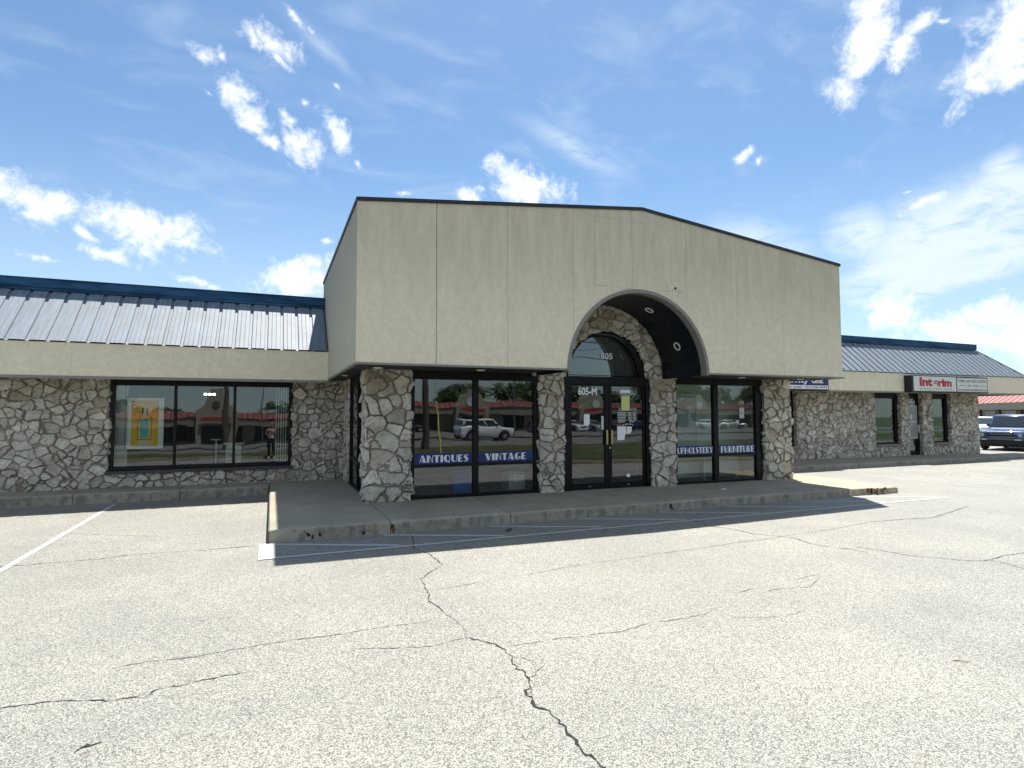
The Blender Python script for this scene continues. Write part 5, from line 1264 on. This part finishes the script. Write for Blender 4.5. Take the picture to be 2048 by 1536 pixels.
pole('utility_pole', 33, -24, 10.5, .15, 'wood_pole', 'wooden utility pole mirrored in the entrance doors', (9.6,))
pole('utility_pole', 46, -7, 11, .16, 'wood_pole', 'wooden utility pole at the far end of the verge', (9.8,))
t = thing('guy_wire', (6.75, -2.6, 0), 'slanted guy wire with a yellow guard, mirrored above the word ANTIQUES', 'guy wire')
g = MB(); g.tube([(6.75, -2.6, 0), (7.0, -6.2, 9.3)], .008, 5); g.build('cable', 'wire', t); g = MB(); g.tube([(6.755, -2.62, .05), (6.82, -3.55, 2.35)], .04, 8); g.build('yellow_guard', 'guard_yellow', t)
for i, (y, z, sag) in enumerate(((-6.2, 6.6, .5), (-6.4, 6.2, .55), (-6.3, 5.2, .4), (-24, 8.7, .7), (-23.2, 8.7, .65), (-24.6, 8.1, .7))):
    pts = []
    knots = [-90, -48, 7, 46, 100] if y > -10 else [-90, -45, -3.4, 33, 75, 120]
    for a, b in zip(knots, knots[1:]):
        for k in range(12): u = k/12; pts.append((a+(b-a)*u, y, z-sag*4*u*(1-u)*1.0))
    g = MB(); g.tube(pts, .022, 5); o = g.build('overhead_wire', 'wire')
    tag(o, ['upper of two close wires over the verge', 'lower of two close wires over the verge', 'lone low wire over the verge', 'middle wire beyond the road', 'nearest wire beyond the road', 'lowest wire beyond the road'][i]+', mirrored in the glass', 'wire', 'overhead wires')
    if y > -10:
        pass
bo = MB(); bo.tube([(1.5, -24.2, zt(-24)), (1.5, -24.2, .75)], .07, 10); tag(bo.build('bollard', 'guard_yellow'), 'yellow bollard beyond the road, mirrored in the left window', 'bollard')
# ------------------------------------------------------------------ trees behind the mall
def make_tree(seed, leaf):
    rs = np.random.RandomState(seed); t = thing('tree', (0, 0, 0), 'leafy tree', 'tree')
    tk = MB(); tk.tube([(0,0,-.3),(.05,0,1.5),(0,.1,3.0),(.1,0,4.6)], [.24,.19,.14,.05], 8)
    for k in range(6):
        a = k*1.05+rs.rand(); z = 2.0+.35*k; tk.tube([(0,0,z),(math.cos(a)*.9,math.sin(a)*.9,z+.8),(math.cos(a)*1.7,math.sin(a)*1.7,z+1.2)], [.09,.06,.02], 5)
    tk.build('trunk', 'bark', t)
    cl = [(rs.normal(0, 1.15), rs.normal(0, 1.15), 3.6+rs.rand()*2.6, .55+rs.rand()*.7) for _ in range(26)]
    v, f = [], []
    for cx, cy, cz, cr in cl:
        for k in range(95):
            d = rs.normal(size=3); d /= np.linalg.norm(d); p = np.array([cx, cy, cz])+d*cr*(.55+.5*rs.rand()); q = rs.normal(size=3); q /= np.linalg.norm(q); u = np.cross(d, q); u /= np.linalg.norm(u)+1e-9
            s = .10+.12*rs.rand(); b = len(v); v += [tuple(p-q*s), tuple(p+u*s*.7), tuple(p+q*s), tuple(p-u*s*.7)]; f.append((b, b+1, b+2, b+3))
    mesh_obj('crown', v, f, leaf, t); return t
ta, tb = make_tree(1, 'leaf_dark'), make_tree(2, 'leaf_mid')
spots = [(-22, -72, 1.0), (-16, -76, .8), (-9, -80, .75), (2.5, -74, .95), (8, -78, 1.0), (14, -82, .8), (21, -80, .7), (30, -78, 1.1), (34, -80, 1.15), (41, -76, 1.2), (46, -79, 1.25), (51, -74, 1.2), (56, -78, 1.0), (62, -76, 1.05), (69, -72, 1.3), (76, -70, 1.35), (84, -74, 1.2), (95, -72, 1.3)]
for i, (x, y, s) in enumerate(spots):
    t = (ta if i == 0 else tb) if i < 2 else dup((ta, tb)[i % 2])
    t.location = (x, y, -.75); t.rotation_euler = (0, 0, i*1.3); t.scale = (s*1.25, s*1.25, s)
    t['label'] = 'leafy tree behind the red-roofed mall, mirrored faintly in the shop glass'; t['group'] = 'trees behind the mall'

# ------------------------------------------------------------------ the photographer, mirrored in the left window
def skin_body(name, chains, mats, parent, lvl=2):
    me = bpy.data.meshes.new(name); vs, es, rad = [], [], []; key = {}
    for ch in chains:
        prev = None
        for p, r in ch:
            k = tuple(round(c, 4) for c in p)
            if k not in key: key[k] = len(vs); vs.append(k); rad.append(r)
            if prev is not None: es.append((prev, key[k]))
            prev = key[k]
    me.from_pydata(vs, es, []); o = bpy.data.objects.new(name, me); COL.objects.link(o); me.materials.append(M[mats])
    md = o.modifiers.new('skin', 'SKIN'); md.use_smooth_shade = True
    for i, sv in enumerate(me.skin_vertices[0].data):
        r = rad[i]; sv.radius = r if isinstance(r, tuple) else (r, r)
    me.skin_vertices[0].data[0].use_root = True
    s = o.modifiers.new('sub', 'SUBSURF'); s.levels = lvl; s.render_levels = lvl
    if parent is not None: attach(o, parent)
    return o
PX, PY = 0.02, -0.33
def q(x, y, z): return (PX+x, PY+y, z)
per = thing('person', (PX, PY, 0), 'person in pale top and dark trousers holding up a phone, mirrored in the window', 'person')
def hand(wr_, dirv, side, curl):
    d = Vector(dirv).normalized(); sidev = d.cross(Vector((0, 0, 1))); sidev = sidev.normalized() if sidev.length > .1 else Vector((1, 0, 0)); nrm = sidev.cross(d)
    palm = Vector(wr_)+d*.085; ch = [[(tuple(wr_), .022), (tuple(palm), (.022, .036))]]
    for i, (o, l) in enumerate(((-.028, .066), (-.009, .074), (.010, .070), (.028, .055))):
        a = palm+sidev*o+d*.012; b = a+d*l*.5+nrm*curl*.012; c = b+d*l*.4+nrm*curl*.030; ch.append([(tuple(palm), (.022, .036)), (tuple(a), .009), (tuple(b), .0085), (tuple(c), .007)])
    a = Vector(wr_)+d*.04+sidev*side*.03; b = a+d*.03+sidev*side*.03+nrm*curl*.01; c = b+d*.03; ch.append([(tuple(wr_), .022), (tuple(a), .011), (tuple(b), .0095), (tuple(c), .008)]); return ch
sh_l, el_l, wr_l = q(-.19, 0, 1.38), q(-.25, .02, 1.13), q(-.02, .17, 1.12)
sh_r, el_r, wr_r = q(.19, 0, 1.38), q(.27, .16, 1.45), q(.10, .25, 1.70)
chains = [[(q(0,0,.93), (.13,.10)), (q(0,0,1.10), (.115,.085)), (q(0,0,1.27), (.14,.095)), (q(0,0,1.40), (.10,.07)), (q(0,.01,1.48), .052), (q(0,.02,1.54), .055), (q(0,.03,1.61), (.072,.088)), (q(0,.03,1.69), (.078,.092)), (q(0,.02,1.75), (.055,.065))],
          [(q(0,0,1.40), (.10,.07)), (sh_l, .052), (el_l, .038), (wr_l, .025)], [(q(0,0,1.40), (.10,.07)), (sh_r, .052), (el_r, .038), (wr_r, .025)],
          [(q(0,0,.93), (.13,.10)), (q(-.095,0,.84), .085), (q(-.10,.01,.47), .055), (q(-.105,-.01,.09), .036), (q(-.11,.10,.035), .032)],
          [(q(0,0,.93), (.13,.10)), (q(.095,0,.84), .085), (q(.10,.01,.47), .055), (q(.105,-.01,.09), .036), (q(.11,.10,.035), .032)],
          [(q(0,.03,1.61), (.072,.088)), (q(0,.125,1.625), .014)]]
chains += hand(wr_l, (.9, .3, .05), 1, 1) + hand(wr_r, (-.35, .25, .9), -1, .6)
skin_body('body', chains, 'skin', per)
top_ = skin_body('sleeveless_top', [[(q(0,0,.88), (.165,.13)), (q(0,0,.98), (.15,.12)), (q(0,0,1.10), (.132,.102)), (q(0,0,1.27), (.157,.112)), (q(0,0,1.385), (.12,.09)), (q(0,0,1.43), (.09,.07))], [(q(0,0,1.385), (.12,.09)), (q(-.17,0,1.385), .062)], [(q(0,0,1.385), (.12,.09)), (q(.17,0,1.385), .062)]], 'shirt', per)
skin_body('trousers', [[(q(0,0,.98), (.145,.115)), (q(0,0,.90), (.15,.12)), (q(-.095,0,.82), .10), (q(-.10,.01,.47), .078), (q(-.105,-.01,.12), .070)], [(q(0,0,.90), (.15,.12)), (q(.095,0,.82), .10), (q(.10,.01,.47), .078), (q(.105,-.01,.12), .070)]], 'trousers', per)
for s in (-1, 1): skin_body('shoe', [[(q(s*.105,-.05,.045), .042), (q(s*.108,.05,.042), .046), (q(s*.112,.15,.032), .034)]], 'shoe', per)
skin_body('hair', [[(q(0,-.02,1.58), (.08,.06)), (q(0,-.02,1.68), (.092,.085)), (q(0,0,1.755), (.082,.09)), (q(0,.05,1.79), (.05,.05))]], 'hair', per)
for s in (-1, 1):
    e = MB(); e.tube([q(s*.032,.108,1.665), q(s*.032,.122,1.665)], .011, 8); e.build('eye', 'letter_white', per)
    e = MB(); e.tube([q(s*.082,.02,1.64), q(s*.082,.022,1.66)], .022, 8); e.build('ear', 'skin', per)
mth = MB(); mth.box(PX-.025, PX+.025, PY+.108, PY+.118, 1.572, 1.582); mth.build('mouth', 'letter_mauve', per)
ph = MB(); ph.box(-.075, .085, -.040, -.032, 1.765, 1.842); o = bevel(ph.build('smartphone', 'black_plastic'), .003); tag(o, 'dark phone held sideways in front of the photographer', 'phone')

# ------------------------------------------------------------------ far-apart pieces of a part become parts of their own
def split_pieces(o):
    me = o.data; nv = len(me.vertices)
    if nv > 6000 or not len(me.polygons): return
    par = list(range(nv))
    def find(a):
        while par[a] != a: par[a] = par[par[a]]; a = par[a]
        return a
    for e in me.edges:
        a, b = find(e.vertices[0]), find(e.vertices[1])
        if a != b: par[a] = b
    roots = {}; isl = [roots.setdefault(find(i), len(roots)) for i in range(nv)]; k = len(roots)
    if k < 2 or k > 250: return
    co = np.array([v.co[:] for v in me.vertices]); isl = np.array(isl); lo = np.full((k, 3), np.inf); hi = np.full((k, 3), -np.inf)
    np.minimum.at(lo, isl, co); np.maximum.at(hi, isl, co); size = (hi-lo).max(1)
    gap = np.maximum(0, np.maximum(lo[:,None]-hi[None], lo[None]-hi[:,None])); near = np.sqrt((gap**2).sum(2)) <= np.maximum(.02, .5*np.maximum(size[:,None], size[None]))
    p2 = list(range(k))
    def f2(a):
        while p2[a] != a: a = p2[a]
        return a
    for a, b in zip(*np.nonzero(np.triu(near, 1))):
        ra, rb = f2(a), f2(b)
        if ra != rb: p2[ra] = rb
    pc = np.array([f2(i) for i in range(k)]); groups = sorted(set(pc))
    if len(groups) < 2 or len(groups) > 40: return
    base = o.name.split('.')[0]
    for g in groups[1:] + groups[:1]:
        ids = np.nonzero(pc[isl] == g)[0]; mp = {int(v): i for i, v in enumerate(ids)}
        fs, mi = [], []
        for p in me.polygons:
            if p.vertices[0] in mp: fs.append([mp[v] for v in p.vertices]); mi.append(p.material_index)
        nm = bpy.data.meshes.new(base); nm.from_pydata([tuple(co[i]) for i in ids], [], fs)
        for m_ in me.materials: nm.materials.append(m_)
        nm.polygons.foreach_set('material_index', mi); nm.polygons.foreach_set('use_smooth', [me.polygons[0].use_smooth]*len(fs)); nm.update()
        if g == groups[0]: o.data = nm
        else:
            c = o.copy(); c.data = nm; COL.objects.link(c)
for o in list(COL.objects):
    if o.type == 'MESH' and o.parent and not o.children and o.data.users == 1 and o.name.split('.')[0] not in ('lettering', 'crown', 'trunk', 'hours_decal', 'red_letters', 'stone_wall', 'stone_pier', 'rim', 'body'): split_pieces(o)
